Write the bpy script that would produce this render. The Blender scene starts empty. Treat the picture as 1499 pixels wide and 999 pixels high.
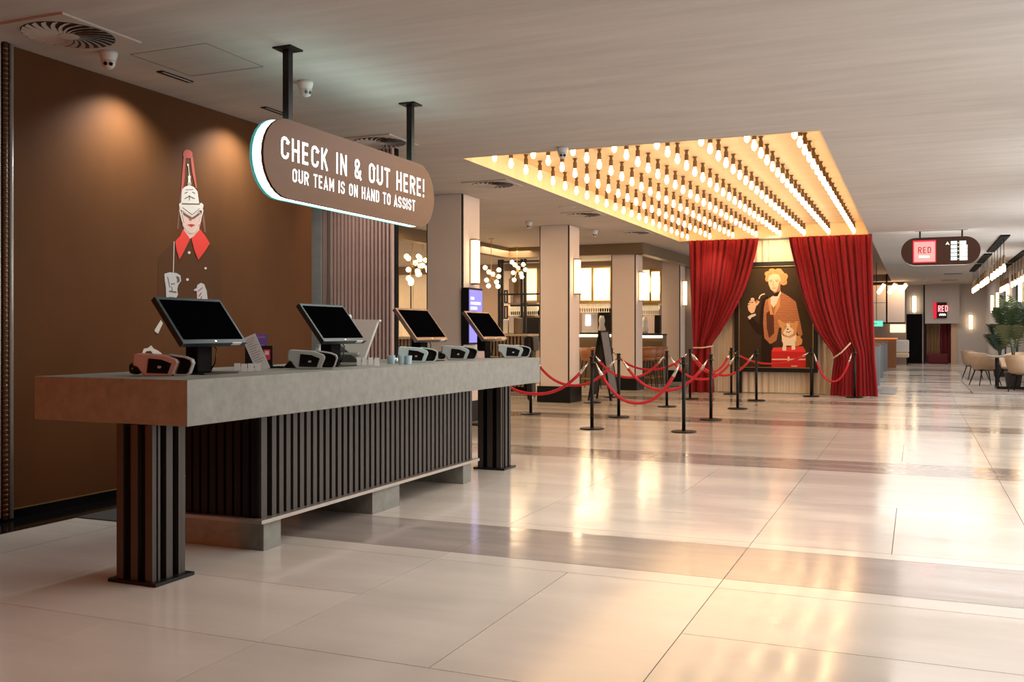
import bpy, bmesh, math, random
from mathutils import Vector, Matrix
S = bpy.context.scene
C = S.collection
PI = math.pi
rnd = random.Random(7)

# ------------------------------------------------------------------ camera, world, lights, exposure
FPX, EYE, CXP, HOR = 1406.0, 1.3, 749.5, 487.0
YAW = math.atan(591.5 / FPX)
cd = bpy.data.cameras.new('camera'); cam = bpy.data.objects.new('camera', cd); C.objects.link(cam)
cam.location = (0, 0, EYE); cam.rotation_euler = (PI / 2, 0, YAW)
cd.sensor_width = 36; cd.lens = FPX / 1499 * 36; cd.shift_y = -(499.5 - HOR) / 1499
cd.clip_start = 0.05; cd.clip_end = 200
S.camera = cam
S.view_settings.view_transform = 'Standard'; S.view_settings.look = 'None'
S.view_settings.gamma = 1; S.view_settings.exposure = 0.3
try: S.view_settings.use_curve_mapping = False
except Exception: pass
w = bpy.data.worlds.new('world'); S.world = w; w.use_nodes = True
w.node_tree.nodes['Background'].inputs[0].default_value = (0.62, 0.78, 0.95, 1)
w.node_tree.nodes['Background'].inputs[1].default_value = 1.0

def area(name, loc, rot, size, power, col, size_y=None, spread=PI):
    l = bpy.data.lights.new(name, 'AREA'); l.energy = power; l.color = col; l.size = size
    if size_y: l.shape = 'RECTANGLE'; l.size_y = size_y
    l.spread = spread
    o = bpy.data.objects.new(name, l); C.objects.link(o); o.location = loc; o.rotation_euler = rot
    return o
def aim(o, target):
    o.rotation_euler = (Vector(target) - o.location).to_track_quat('-Z', 'Y').to_euler()
def spot(name, loc, target, power, col, angle, blend=0.8, rad=0.03):
    l = bpy.data.lights.new(name, 'SPOT'); l.energy = power; l.color = col; l.spot_size = math.radians(angle)
    l.spot_blend = blend; l.shadow_soft_size = rad
    o = bpy.data.objects.new(name, l); C.objects.link(o); o.location = loc; aim(o, target); return o
NEUT = (1.0, 0.94, 0.88); WARM = (1.0, 0.72, 0.45)
# daylight of the window bays along the right side
for y in (7, 12, 17, 22, 27):
    area('window_daylight', (2.55, y, 1.75), (0, PI / 2, 0), 2.4, 60, (0.98, 0.99, 0.97), 3.0)
# behind the camera: an added soft fill, then the orange lobby lamp
area('lobby_fill', (0.5, -3.3, 2.3), (math.radians(-95), 0, PI), 4.5, 2, (1, 0.5, 0.3), 1.6)
l = area('lobby_glow', (-4.6, -0.6, 1.0), (0, 0, 0), 1.2, 38, (1.0, 0.20, 0.025), 1.2); aim(l, (-3.9, 4.5, 0.8))
# fill panels added under the hall ceiling, without fittings
for x, y, p, c in ((-0.4, 4.9, 62, NEUT), (-2.2, 8.0, 60, NEUT), (1.2, 7.5, 40, NEUT), (1.0, 13, 38, NEUT), (1.0, 19, 40, NEUT),
                   (0.4, 26, 60, NEUT), (0.4, 33, 60, NEUT), (0.4, 40, 60, NEUT)):
    area('ceiling_fill', (x, y, 3.2), (0, 0, 0), 2.6, p, c, 2.6)
for x, y, p in ((-7.8, 15, 50), (-9, 20, 80), (-11.5, 23.3, 90), (-8, 23.5, 70), (-15, 22.8, 160)):
    area('bar_fill', (x, y, 3.2), (0, 0, 0), 1.5, p, WARM, 1.5)  # added warm fill over the bar, no fitting behind it
spot('wall_grazer', (-5.45, 5.75, 3.24), (-5.80, 5.72, 1.9), 95, (0.90, 0.97, 1.0), 125, 1.0)
spot('wall_grazer', (-5.45, 7.05, 3.24), (-5.80, 7.02, 1.9), 95, (0.90, 0.97, 1.0), 125, 1.0)
spot('slat_fill', (-5.0, 7.9, 3.24), (-5.6, 9.05, 1.9), 60, (1, 0.84, 0.74), 75, 1.0)  # added spot without a fitting, brightens the slats
spot('backdrop_fill', (-2.75, 20.3, 3.22), (-2.75, 21.12, 2.7), 60, (1, 0.78, 0.5), 100, 0.8)  # added to brighten the top of the cream backdrop, no fitting
spot('portrait_fill', (-2.75, 18.6, 3.2), (-2.75, 20.9, 1.8), 70, (1, 0.75, 0.5), 50, 0.6)  # added to brighten the portrait, no lamp body
spot('curtain_spot', (-3.95, 19.6, 3.2), (-4.0, 20.9, 2.5), 50, (1, 0.75, 0.5), 45, 0.9)

# ------------------------------------------------------------------ where a picture pixel lies in the place (measured from the photo)
_s, _c = math.sin(YAW), math.cos(YAW)
def ray(px, py):
    u = (px - CXP) / FPX; v = (HOR - py) / FPX
    return (-_s + u * _c, _c + u * _s, v)
def aty(px, py, y):
    r = ray(px, py); t = y / r[1]; return Vector((r[0] * t, y, EYE + r[2] * t))
def atx(px, py, x):
    r = ray(px, py); t = x / r[0]; return Vector((x, r[1] * t, EYE + r[2] * t))
def atz(px, py, z):
    r = ray(px, py); t = (z - EYE) / r[2]; return Vector((r[0] * t, r[1] * t, z))

# ------------------------------------------------------------------ materials
M = {}
def mat(name, col, rough=0.5, metal=0.0, vary=0.0, scale=(5, 5, 5), bump=0.0, bscale=None, emis=None, estr=0.0, rand=0.0, spec=0.5,
        trans=0.0, alpha=1.0, detail=4, rvary=0.0, sheen=0.0, coords='Object'):
    m = bpy.data.materials.new(name); m.use_nodes = True; nt = m.node_tree; b = nt.nodes['Principled BSDF']
    b.inputs['Base Color'].default_value = (*col, 1); b.inputs['Roughness'].default_value = rough
    b.inputs['Metallic'].default_value = metal; b.inputs['Specular IOR Level'].default_value = spec
    if trans: b.inputs['Transmission Weight'].default_value = trans
    if alpha < 1: b.inputs['Alpha'].default_value = alpha
    if sheen: b.inputs['Sheen Weight'].default_value = sheen
    if emis: b.inputs['Emission Color'].default_value = (*emis, 1); b.inputs['Emission Strength'].default_value = estr
    if vary or bump or rvary or rand:
        tc = nt.nodes.new('ShaderNodeTexCoord'); mp = nt.nodes.new('ShaderNodeMapping'); mp.inputs['Scale'].default_value = scale
        if coords == 'World':
            g = nt.nodes.new('ShaderNodeNewGeometry'); nt.links.new(g.outputs['Position'], mp.inputs[0])
        else: nt.links.new(tc.outputs['Object'], mp.inputs[0])
        n = nt.nodes.new('ShaderNodeTexNoise'); n.inputs['Scale'].default_value = 1; n.inputs['Detail'].default_value = detail
        n.inputs['Roughness'].default_value = 0.6
        nt.links.new(mp.outputs[0], n.inputs[0])
        if vary or rand:
            mr = nt.nodes.new('ShaderNodeMapRange'); mr.inputs[1].default_value = 0.25; mr.inputs[2].default_value = 0.75
            mr.inputs[3].default_value = 1 - vary; mr.inputs[4].default_value = 1 + vary
            nt.links.new(n.outputs[0], mr.inputs[0]); out = mr.outputs[0]
            if rand:
                oi = nt.nodes.new('ShaderNodeObjectInfo'); r2 = nt.nodes.new('ShaderNodeMapRange')
                r2.inputs[3].default_value = 1 - rand; r2.inputs[4].default_value = 1 + rand
                nt.links.new(oi.outputs['Random'], r2.inputs[0])
                mu = nt.nodes.new('ShaderNodeMath'); mu.operation = 'MULTIPLY'
                nt.links.new(out, mu.inputs[0]); nt.links.new(r2.outputs[0], mu.inputs[1]); out = mu.outputs[0]
            vm = nt.nodes.new('ShaderNodeVectorMath'); vm.operation = 'SCALE'; vm.inputs[0].default_value = col
            nt.links.new(out, vm.inputs['Scale']); nt.links.new(vm.outputs[0], b.inputs['Base Color'])
        if rvary:
            r3 = nt.nodes.new('ShaderNodeMapRange'); r3.inputs[1].default_value = 0.3; r3.inputs[2].default_value = 0.7
            r3.inputs[3].default_value = rough - rvary; r3.inputs[4].default_value = rough + rvary
            nt.links.new(n.outputs[0], r3.inputs[0]); nt.links.new(r3.outputs[0], b.inputs['Roughness'])
        if bump:
            src = n
            if bscale:
                mp2 = nt.nodes.new('ShaderNodeMapping'); mp2.inputs['Scale'].default_value = bscale
                if coords == 'World': nt.links.new(g.outputs['Position'], mp2.inputs[0])
                else: nt.links.new(tc.outputs['Object'], mp2.inputs[0])
                src = nt.nodes.new('ShaderNodeTexNoise'); src.inputs['Scale'].default_value = 1; src.inputs['Detail'].default_value = 3
                nt.links.new(mp2.outputs[0], src.inputs[0])
            bp = nt.nodes.new('ShaderNodeBump'); bp.inputs['Strength'].default_value = 1; bp.inputs['Distance'].default_value = bump
            nt.links.new(src.outputs[0], bp.inputs['Height']); nt.links.new(bp.outputs[0], b.inputs['Normal'])
    M[name] = m; return m
mat('tile', (0.62, 0.56, 0.495), 0.15, vary=0.10, scale=(0.7, 2.2, 1), rand=0.05, rvary=0.05, bump=0.0012, bscale=(1.2, 7, 1), coords='World', spec=0.6)
mat('tile_dark', (0.34, 0.29, 0.26), 0.14, vary=0.18, scale=(0.8, 5, 1), rand=0.05, rvary=0.05, bump=0.0012, bscale=(1.2, 7, 1), coords='World', spec=0.6)
mat('grout', (0.14, 0.09, 0.06), 0.8)
mat('plaster', (0.47, 0.435, 0.405), 0.75, vary=0.12, scale=(0.9, 6.5, 1), bump=0.004, bscale=(1.5, 9, 2), coords='World', detail=8)
mat('brown_wall', (0.100, 0.038, 0.0125), 0.6, vary=0.18, scale=(1, 1.2, 0.5), spec=0.08, bump=0.0006, bscale=(20, 20, 20))
mat('black', (0.008, 0.007, 0.006), 0.4, spec=0.25)
mat('black_matte', (0.006, 0.005, 0.005), 0.8, spec=0.1)
mat('black_metal', (0.02, 0.017, 0.015), 0.35, metal=0.0)
mat('black_gloss', (0.006, 0.005, 0.005), 0.12)
mat('screen_glass', (0.0012, 0.0012, 0.0015), 0.6, spec=0.0)
mat('concrete', (0.225, 0.22, 0.19), 0.55, vary=0.2, scale=(16, 16, 16), bump=0.001, bscale=(40, 40, 40), detail=8)
mat('concrete_dark', (0.17, 0.155, 0.13), 0.6, vary=0.2, scale=(9, 9, 9), detail=8)
mat('slat', (0.052, 0.039, 0.031), 0.45, metal=0.2, vary=0.08, scale=(3, 3, 1), rand=0.12)
mat('slat_wall', (0.42, 0.29, 0.25), 0.5, vary=0.06, rand=0.08)  # the pinkish light on the slats is put into this colour
mat('slat_brown', (0.28, 0.19, 0.12), 0.5)
mat('steel', (0.40, 0.40, 0.38), 0.35, metal=0.35, vary=0.1, scale=(2, 2, 12))
mat('shelf_metal', (0.42, 0.36, 0.31), 0.35, metal=0.7)
mat('brass', (0.55, 0.36, 0.14), 0.3, metal=0.9)
mat('chrome', (0.8, 0.78, 0.75), 0.12, metal=1)
mat('copper_bead', (0.12, 0.07, 0.035), 0.4, metal=0.3)
mat('gold_paint', (0.76, 0.58, 0.35), 0.55, vary=0.1, scale=(1, 6, 1), coords='World')
mat('socket', (0.16, 0.09, 0.04), 0.4, metal=0.5)
mat('bulb_glow', (1, 0.8, 0.5), 0.3, emis=(1, 0.64, 0.31), estr=18)
mat('sconce_glow', (1, 0.9, 0.8), 0.3, emis=(1, 0.74, 0.45), estr=5)
mat('tube_glow', (1, 0.9, 0.8), 0.3, emis=(1, 0.58, 0.25), estr=7)
mat('globe_glow', (1, 0.9, 0.7), 0.3, emis=(1, 0.66, 0.30), estr=4)
mat('neon', (1, 1, 1), 0.3, emis=(0.88, 1.0, 0.98), estr=1.35)
mat('rim_neon', (1, 1, 1), 0.3, emis=(0.62, 1.0, 0.93), estr=7.0)
mat('row_glow', (0.3, 0.35, 0.33), 0.5, spec=0.1, emis=(0.82, 1.0, 0.94), estr=0.78)
mat('rim_teal', (0.05, 0.35, 0.33), 0.3, emis=(0.1, 0.55, 0.5), estr=0.35)
mat('rim_white', (1, 1, 1), 0.3, emis=(1.0, 0.97, 0.93), estr=2.5)
mat('sign_face', (0.14, 0.070, 0.040), 0.42, spec=0.25, metal=0.1, vary=0.05, scale=(2, 2, 14))
mat('sign_dark', (0.035, 0.012, 0.006), 0.5, spec=0.15)
mat('pink_lit', (0.5, 0.2, 0.2), 0.5, spec=0.1, emis=(0.95, 0.24, 0.22), estr=0.75)
mat('sign_red_text', (0.2, 0.0, 0.01), 0.5, emis=(0.25, 0.0, 0.01), estr=0.25)
mat('red_neon', (1, 0.3, 0.3), 0.4, emis=(1.0, 0.18, 0.20), estr=2.5)
mat('red_edge', (0.6, 0, 0.02), 0.4, emis=(0.8, 0.0, 0.03), estr=0.8)
mat('cream_panel', (0.72, 0.60, 0.52), 0.6, vary=0.04, scale=(1, 1, 1))
mat('cream_wall', (0.62, 0.50, 0.36), 0.6)
mat('pale_wall', (0.55, 0.50, 0.47), 0.7)
mat('grey_wall', (0.42, 0.385, 0.365), 0.7, vary=0.04)
mat('greige', (0.33, 0.24, 0.185), 0.6)
mat('bulkhead_brown', (0.16, 0.105, 0.055), 0.5)
mat('marble', (0.68, 0.57, 0.42), 0.3, vary=0.22, scale=(1.2, 1, 0.8), detail=10)
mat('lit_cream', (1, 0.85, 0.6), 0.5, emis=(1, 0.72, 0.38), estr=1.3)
mat('lit_bright', (1, 0.9, 0.7), 0.5, emis=(1, 0.82, 0.52), estr=3.5)
mat('blue_screen', (0.1, 0.1, 0.4), 0.3, emis=(0.24, 0.22, 0.72), estr=1.0)
mat('white_screen', (1, 1, 1), 0.3, emis=(0.85, 0.9, 1), estr=1.3)
mat('green_sign', (0.1, 0.6, 0.4), 0.4, emis=(0.1, 0.75, 0.45), estr=1.0)
mat('red_velvet', (0.24, 0.002, 0.005), 0.7, vary=0.15, scale=(4, 4, 0.6), sheen=0.08, spec=0.3)
mat('cream_drape', (0.66, 0.52, 0.37), 0.8)
mat('rope_red', (0.55, 0.012, 0.025), 0.6, vary=0.15, scale=(30, 30, 30))
mat('dev_grey', (0.33, 0.35, 0.33), 0.35)
mat('dev_pale', (0.46, 0.55, 0.53), 0.35)
mat('dev_pink', (0.42, 0.24, 0.20), 0.35)  # pink light on the near device painted into its body colour; also a brownish card
mat('mon_teal', (0.035, 0.05, 0.058), 0.3, metal=0.5)
mat('mon_copper', (0.25, 0.17, 0.135), 0.28, metal=0.75)
mat('white_card', (0.62, 0.60, 0.58), 0.6)
mat('blue_card', (0.42, 0.55, 0.60), 0.6)
mat('grey_text', (0.30, 0.29, 0.30), 0.7)
mat('purple', (0.13, 0.06, 0.30), 0.45)
mat('lilac', (0.55, 0.45, 0.75), 0.5)
mat('red_card', (0.65, 0.03, 0.07), 0.45)
mat('white_paint', (0.62, 0.60, 0.56), 0.5)
mat('camera_white', (0.60, 0.58, 0.56), 0.4)
mat('vent_white', (0.46, 0.41, 0.37), 0.6)
mat('vent_dark', (0.035, 0.028, 0.022), 0.8)
mat('leather_lit_orange', (0.34, 0.13, 0.045), 0.45)  # stool leather; also stands for orange light on the partition tops
mat('chair_beige', (0.44, 0.30, 0.195), 0.7, vary=0.05)
mat('table_top', (0.42, 0.36, 0.32), 0.3)
mat('rug', (0.28, 0.225, 0.19), 0.9, vary=0.15, scale=(10, 10, 10))
mat('mat_dark', (0.035, 0.033, 0.026), 0.6, vary=0.2, scale=(8, 8, 8))
mat('leaf', (0.035, 0.065, 0.022), 0.5, vary=0.3, scale=(8, 8, 8))
mat('leaf_pale', (0.12, 0.13, 0.05), 0.5)
mat('pot', (0.06, 0.05, 0.045), 0.5)
mat('glass', (0.95, 0.95, 0.95), 0.05, alpha=0.18)
mat('window_glass', (0.9, 0.95, 1.0), 0.03, alpha=0.12)
mat('wood_pale', (0.62, 0.42, 0.28), 0.5)
mat('door_curtain', (0.30, 0.17, 0.08), 0.7)
mat('dark_red', (0.13, 0.004, 0.010), 0.6)
mat('kiosk_grey', (0.16, 0.165, 0.17), 0.4)
mat('amber_lit', (0.8, 0.3, 0.1), 0.4, emis=(1, 0.28, 0.06), estr=0.5)
mat('white_dot', (0.7, 0.65, 0.58), 0.5)
mat('bottle_dark', (0.03, 0.035, 0.015), 0.15)
# print inks (flat artwork)
for n, c in dict(ink_white=(0.62, 0.54, 0.46), ink_skin=(0.66, 0.42, 0.34), ink_red=(0.72, 0.055, 0.04), ink_pink=(0.42, 0.085, 0.065), ink_dim=(0.20, 0.085, 0.055),
                 ink_shadow=(0.13, 0.09, 0.075), ink_lip=(0.40, 0.05, 0.04), ink_brown=(0.084, 0.031, 0.010), ink_glove=(0.50, 0.46, 0.44),
                 pr_back=(0.045, 0.025, 0.011), pr_dark=(0.022, 0.010, 0.006), pr_skin=(0.78, 0.47, 0.29), pr_skin2=(0.42, 0.18, 0.09), pr_hair=(0.62, 0.27, 0.10),
                 pr_shirt=(0.72, 0.60, 0.45), pr_tan=(0.60, 0.28, 0.10), pr_fur=(0.78, 0.62, 0.42), pr_case=(0.52, 0.02, 0.02), pr_case2=(0.70, 0.05, 0.04),
                 pr_gold=(0.70, 0.50, 0.28), pr_vest=(0.09, 0.03, 0.015)).items():
    mat(n, c, 0.6, spec=0.12)
def tweed():
    m = mat('pr_tweed', (0.42, 0.14, 0.04), 0.6); nt = m.node_tree; b = nt.nodes['Principled BSDF']
    tc = nt.nodes.new('ShaderNodeTexCoord'); wv = nt.nodes.new('ShaderNodeTexWave'); wv.bands_direction = 'Z'
    wv.inputs['Scale'].default_value = 9; wv.inputs['Distortion'].default_value = 1.2; wv.inputs['Detail Scale'].default_value = 3
    cr = nt.nodes.new('ShaderNodeValToRGB'); cr.color_ramp.elements[0].color = (0.16, 0.045, 0.015, 1); cr.color_ramp.elements[1].color = (0.62, 0.22, 0.065, 1)
    nt.links.new(tc.outputs['Object'], wv.inputs[0]); nt.links.new(wv.outputs[0], cr.inputs[0]); nt.links.new(cr.outputs[0], b.inputs['Base Color'])
tweed()

# ------------------------------------------------------------------ helpers
class MB:
    def __init__(s, origin=(0, 0, 0)): s.bm = bmesh.new(); s.o = Vector(origin)
    def face(s, pts):
        vs = [s.bm.verts.new(Vector(p) - s.o) for p in pts]
        try: s.bm.faces.new(vs)
        except ValueError: pass
        return s
    def box(s, x0, x1, y0, y1, z0, z1, mtx=None):
        P = [Vector((x, y, z)) for z in (z0, z1) for y in (y0, y1) for x in (x0, x1)]
        if mtx: P = [mtx @ p for p in P]
        v = [s.bm.verts.new(p - s.o) for p in P]
        for f in ((0, 2, 3, 1), (4, 5, 7, 6), (0, 1, 5, 4), (2, 6, 7, 3), (0, 4, 6, 2), (1, 3, 7, 5)): s.bm.faces.new([v[i] for i in f])
        return s
    def lathe(s, prof, c=(0, 0, 0), n=16, mtx=None, cap=True):
        c = Vector(c); rings = []
        for r, z in prof:
            ring = []
            for i in range(n):
                a = 2 * PI * i / n; p = Vector((r * math.cos(a), r * math.sin(a), z))
                if mtx: p = mtx @ p
                ring.append(s.bm.verts.new(p + c - s.o))
            rings.append(ring)
        for a, b in zip(rings, rings[1:]):
            for i in range(n): s.bm.faces.new((a[i], a[(i + 1) % n], b[(i + 1) % n], b[i]))
        if cap: s.bm.faces.new(rings[0][::-1]); s.bm.faces.new(rings[-1])
        return s
    def tube(s, pts, r, n=8, cap=True):
        pts = [Vector(p) for p in pts]; rings = []
        rr = r if isinstance(r, (list, tuple)) else [r] * len(pts)
        up = Vector((0, 0, 1)); prev = None
        for i, p in enumerate(pts):
            d = (pts[min(i + 1, len(pts) - 1)] - pts[max(i - 1, 0)]).normalized()
            ref = prev if prev is not None else (up if abs(d.z) < 0.95 else Vector((1, 0, 0)))
            a = ref - d * ref.dot(d)
            if a.length < 1e-4: a = d.orthogonal()
            a.normalize(); prev = a; b = d.cross(a)
            rings.append([s.bm.verts.new(p + (a * math.cos(2 * PI * k / n) + b * math.sin(2 * PI * k / n)) * rr[i] - s.o) for k in range(n)])
        for A, B in zip(rings, rings[1:]):
            for k in range(n): s.bm.faces.new((A[k], A[(k + 1) % n], B[(k + 1) % n], B[k]))
        if cap: s.bm.faces.new(rings[0][::-1]); s.bm.faces.new(rings[-1])
        return s
    def prism(s, poly, d):          # poly: 3-D points, d: extrusion vector
        d = Vector(d); a = [s.bm.verts.new(Vector(p) - s.o) for p in poly]; b = [s.bm.verts.new(Vector(p) + d - s.o) for p in poly]
        n = len(a); s.bm.faces.new(a[::-1]); s.bm.faces.new(b)
        for i in range(n): s.bm.faces.new((a[i], a[(i + 1) % n], b[(i + 1) % n], b[i]))
        return s
    def band(s, outer, inner, d):   # ring between two outlines, extruded
        d = Vector(d); n = len(outer)
        O = [s.bm.verts.new(Vector(p) - s.o) for p in outer]; I = [s.bm.verts.new(Vector(p) - s.o) for p in inner]
        O2 = [s.bm.verts.new(Vector(p) + d - s.o) for p in outer]; I2 = [s.bm.verts.new(Vector(p) + d - s.o) for p in inner]
        for i in range(n):
            j = (i + 1) % n
            for q in ((O[i], I[i], I[j], O[j]), (O2[i], O2[j], I2[j], I2[i]), (O[i], O[j], O2[j], O2[i]), (I[i], I2[i], I2[j], I[j])): s.bm.faces.new(q)
        return s
    def build(s, name, m, parent=None, smooth=False, bevel=0, loc=None, kind=None):
        me = bpy.data.meshes.new(name); bmesh.ops.recalc_face_normals(s.bm, faces=s.bm.faces)
        if smooth:
            for f in s.bm.faces: f.smooth = True
        s.bm.to_mesh(me); s.bm.free(); me.materials.append(M[m] if isinstance(m, str) else m)
        o = bpy.data.objects.new(name, me); C.objects.link(o)
        if parent is not None: o.parent = parent
        else: o.location = s.o
        if loc is not None: o.location = loc
        if bevel:
            bv = o.modifiers.new('bevel', 'BEVEL'); bv.width = bevel; bv.segments = 2; bv.limit_method = 'ANGLE'
        if kind: o['kind'] = kind
        return o
def tag(o, label=None, cat=None, group=None):
    if label: o['label'] = label
    if cat: o['category'] = cat
    if group: o['group'] = group
    return o
def thing(name, loc, label, cat, group=None, rz=0):
    o = bpy.data.objects.new(name, None); C.objects.link(o); o.location = loc; o.rotation_euler = (0, 0, rz); o.empty_display_size = 0.1
    return tag(o, label, cat, group)
def struct(o, label=None):
    o['kind'] = 'structure'
    if label: o['label'] = label
    return o
kids = {}
def dup(root, loc=None, rz=None, label=None, group=None):
    r = root.copy(); C.objects.link(r)
    def rec(a, b):
        for ch in a.children:
            c = ch.copy(); C.objects.link(c); c.parent = b; rec(ch, c)
    rec(root, r)
    if loc is not None: r.location = loc
    if rz is not None: r.rotation_euler = (0, 0, rz)
    if label: r['label'] = label
    if group: r['group'] = group
    return r

# ------------------------------------------------------------------ stroke lettering (condensed, even stroke)
def arc(cx, cy, r, a0, a1, n=5):
    return [(cx + r * math.cos(math.radians(a0 + (a1 - a0) * i / n)), cy + r * math.sin(math.radians(a0 + (a1 - a0) * i / n))) for i in range(n + 1)]
h_ = 0.075
def glyph(ch):
    w = 0.52; l, r, b, t = h_, w - h_, h_, 1 - h_; q = (r - l) / 2; m = w / 2
    if ch == 'C': return w, [[(r, .68), (r, t - q)] + arc(m, t - q, q, 0, 180) + arc(m, b + q, q, 180, 360) + [(r, .32)]]
    if ch == 'O': return w, [[(r, .5), (r, t - q)] + arc(m, t - q, q, 0, 180) + arc(m, b + q, q, 180, 360) + [(r, .5)]]
    if ch == 'U': return w, [[(l, 1), (l, b + q)] + arc(m, b + q, q, 180, 360) + [(r, 1)]]
    if ch == 'H': return w, [[(l, 0), (l, 1)], [(r, 0), (r, 1)], [(l, .5), (r, .5)]]
    if ch == 'E': return w * .88, [[(r - .04, b), (l, b), (l, t), (r - .04, t)], [(l, .5), (r - .07, .5)]]
    if ch == 'K': return w, [[(l, 0), (l, 1)], [(r - .02, 1), (l + .03, .42)], [(l + .12, .62), (r, 0)]]
    if ch == 'I': return 2 * h_, [[(h_, 0), (h_, 1)]]
    if ch == 'N': return w, [[(l, 0), (l, 1)], [(r, 0), (r, 1)], [(l, .96), (r, .04)]]
    if ch == 'T': return w * .92, [[(0, t), (w * .92, t)], [(w * .46, 0), (w * .46, 1)]]
    if ch == 'R': return w, [[(l, 0), (l, t), (m, t)] + arc(m + .02, .72, .195, 90, -90) + [(l, .525)], [(m, .5), (r + .01, 0)]]
    if ch == 'A': return w, [[(l - .03, 0), (m, .97), (r + .03, 0)], [(l + .06, .27), (r - .06, .27)]]
    if ch == 'M': return w * 1.2, [[(l, 0), (l, 1)], [(w * 1.2 - h_, 0), (w * 1.2 - h_, 1)], [(l, .96), (w * .6, .35), (w * 1.2 - h_, .96)]]
    if ch == 'D': return w, [[(l, b), (l, t), (m, t)] + arc(m - .01, t - q, q, 90, 0) + arc(m - .01, b + q, q, 0, -90) + [(l, b)]]
    if ch == 'S': return w, [[(r, .70)] + arc(m, t - q, q, 0, 180) + [(l, .64), (l + .05, .56), (r - .05, .44), (r, .36)] + arc(m, b + q, q, 0, -180) + [(l, .30)]]
    if ch == '&': return w * 1.15, [[(.54, 0), (.11, .64), (.10, .78), (.15, .88), (.24, .915), (.33, .88), (.38, .78), (.35, .66), (.12, .40), (.085, .24), (.13, .12), (.24, .085), (.36, .13), (.45, .26), (.50, .46)]]
    if ch == '!': return 2 * h_, [[(h_, .3), (h_, 1)], [(h_, 0), (h_, .15)]]
    return .26, []
def lettering(mb_o, parent, m, text, o, ux, uz, h, width=None, gap=0.15, stroke=0.135, lift=(0, 0, 0)):
    """ribbons for a line of text from point o along ux with cap height h"""
    o = Vector(o); ux = Vector(ux); uz = Vector(uz); lift = Vector(lift)
    gl = [glyph(c) for c in text]; tot = sum(g[0] for g in gl) + gap * (len(gl) - 1)
    sx = (width / (tot * h)) if width else 1
    x = 0; n = 0
    for (gw, lines), chh in zip(gl, text):
        mb = MB(mb_o)
        for L in lines:
            pts = [Vector(((x + p[0]) * sx, p[1])) for p in L]
            off = []
            for i, p in enumerate(pts):
                d0 = (p - pts[i - 1]).normalized() if i else None; d1 = (pts[i + 1] - p).normalized() if i < len(pts) - 1 else None
                if d0 is None: d0 = d1
                if d1 is None: d1 = d0
                n0 = Vector((-d0.y, d0.x)); n1 = Vector((-d1.y, d1.x)); mm = n0 + n1
                if mm.length < 1e-3: mm = n0
                mm.normalize(); k = 1 / max(0.45, mm.dot(n0)); off.append(mm * (stroke / 2 * k))
            n += 1; dz = lift * (n % 3)
            f = lambda v: o + ux * (v.x * h) + uz * (v.y * h) + dz
            ring = [f(q - e) for q, e in zip(pts, off)] , [f(q + e) for q, e in zip(pts, off)]
            A = [mb.bm.verts.new(v - mb.o) for v in ring[0]]; B = [mb.bm.verts.new(v - mb.o) for v in ring[1]]
            for i in range(len(pts) - 1): mb.bm.faces.new((A[i], A[i + 1], B[i + 1], B[i]))
        if lines: mb.build('letter', m, parent)
        x += gw + gap
    return tot * h * sx

# ------------------------------------------------------------------ setting: floor
floor = struct(MB().box(-22, 2.9, -4, 48.5, -0.12, -0.004).build('floor', 'grout'), 'grey grout bed under large polished stone tiles')
colx = [-0.935 + 0.8035 * k for k in range(-26, 5)]
colx = [x for x in colx if x > -21.5] + [2.72]
G_ = 0.0022
rows = []       # (y0, y1, kind)
for k in range(-2, 10):
    b = 5.1 + 4.355 * k
    rows.append((b - 0.19, b, 'strip')); rows.append((b, b + 0.8, 'band')); rows.append((b + 0.8, b + 0.95, 'strip'))
    rows.append((b + 0.95, b + 4.355 - 0.19, 'field'))
bm_cache = {}
def tile(x0, x1, y0, y1, m, far):
    if far is not None: far.box(x0 + G_, x1 - G_, y0 + G_, y1 - G_, -0.004, 0); return
    key = (round(x1 - x0, 3), round(y1 - y0, 3), m); cx, cy = (x0 + x1) / 2, (y0 + y1) / 2
    if key not in bm_cache:
        hx, hy = (x1 - x0) / 2 - G_, (y1 - y0) / 2 - G_
        o = MB().box(-hx, hx, -hy, hy, -0.004, 0).build('floor_tile', m, floor); bm_cache[key] = o.data
    else:
        o = bpy.data.objects.new('floor_tile', bm_cache[key]); C.objects.link(o); o.parent = floor
    o.location = (cx, cy, 0)
farL, farD = MB(), MB(); near_n = 0
for y0, y1, kind in rows:
    if y1 < 1.0 or y0 > 46: continue
    isfar = y0 > 15 
    for c in range(-13, 3):
        x0, x1 = -0.935 + 1.607 * c, -0.935 + 1.607 * (c + 1)
        if x1 < -21.5 or x0 > 2.6: continue
        x1 = min(x1, 2.72)
        # outside what the photo shows: joined
        out = (x1 < -(y1) * 0.80 - 0.6) or (x0 > y1 * 0.11 + 0.6) or isfar
        if kind == 'field':
            ym = (y0 + y1) / 2; xm = min(x0 + 0.8035, x1)
            for r_, (a, b) in enumerate(((y0, ym), (ym, y1))):
                if (c + r_) % 2 == 0: cells = [(x0, xm, a, b), (xm, x1, a, b)]
                else: cells = [(x0, x1, a, (a + b) / 2), (x0, x1, (a + b) / 2, b)]
                for q in cells:
                    if q[1] - q[0] > .02: tile(*q, 'tile', farL if out else None); near_n += not out
        else:
            d = kind == 'band'; tile(x0, x1, y0, y1, 'tile_dark' if d else 'tile', (farD if d else farL) if out else None); near_n += not out
print('near tiles', near_n)
farL.build('tile_field', 'tile', floor, kind='stuff'); farD.build('tile_band', 'tile_dark', floor, kind='stuff')

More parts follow.
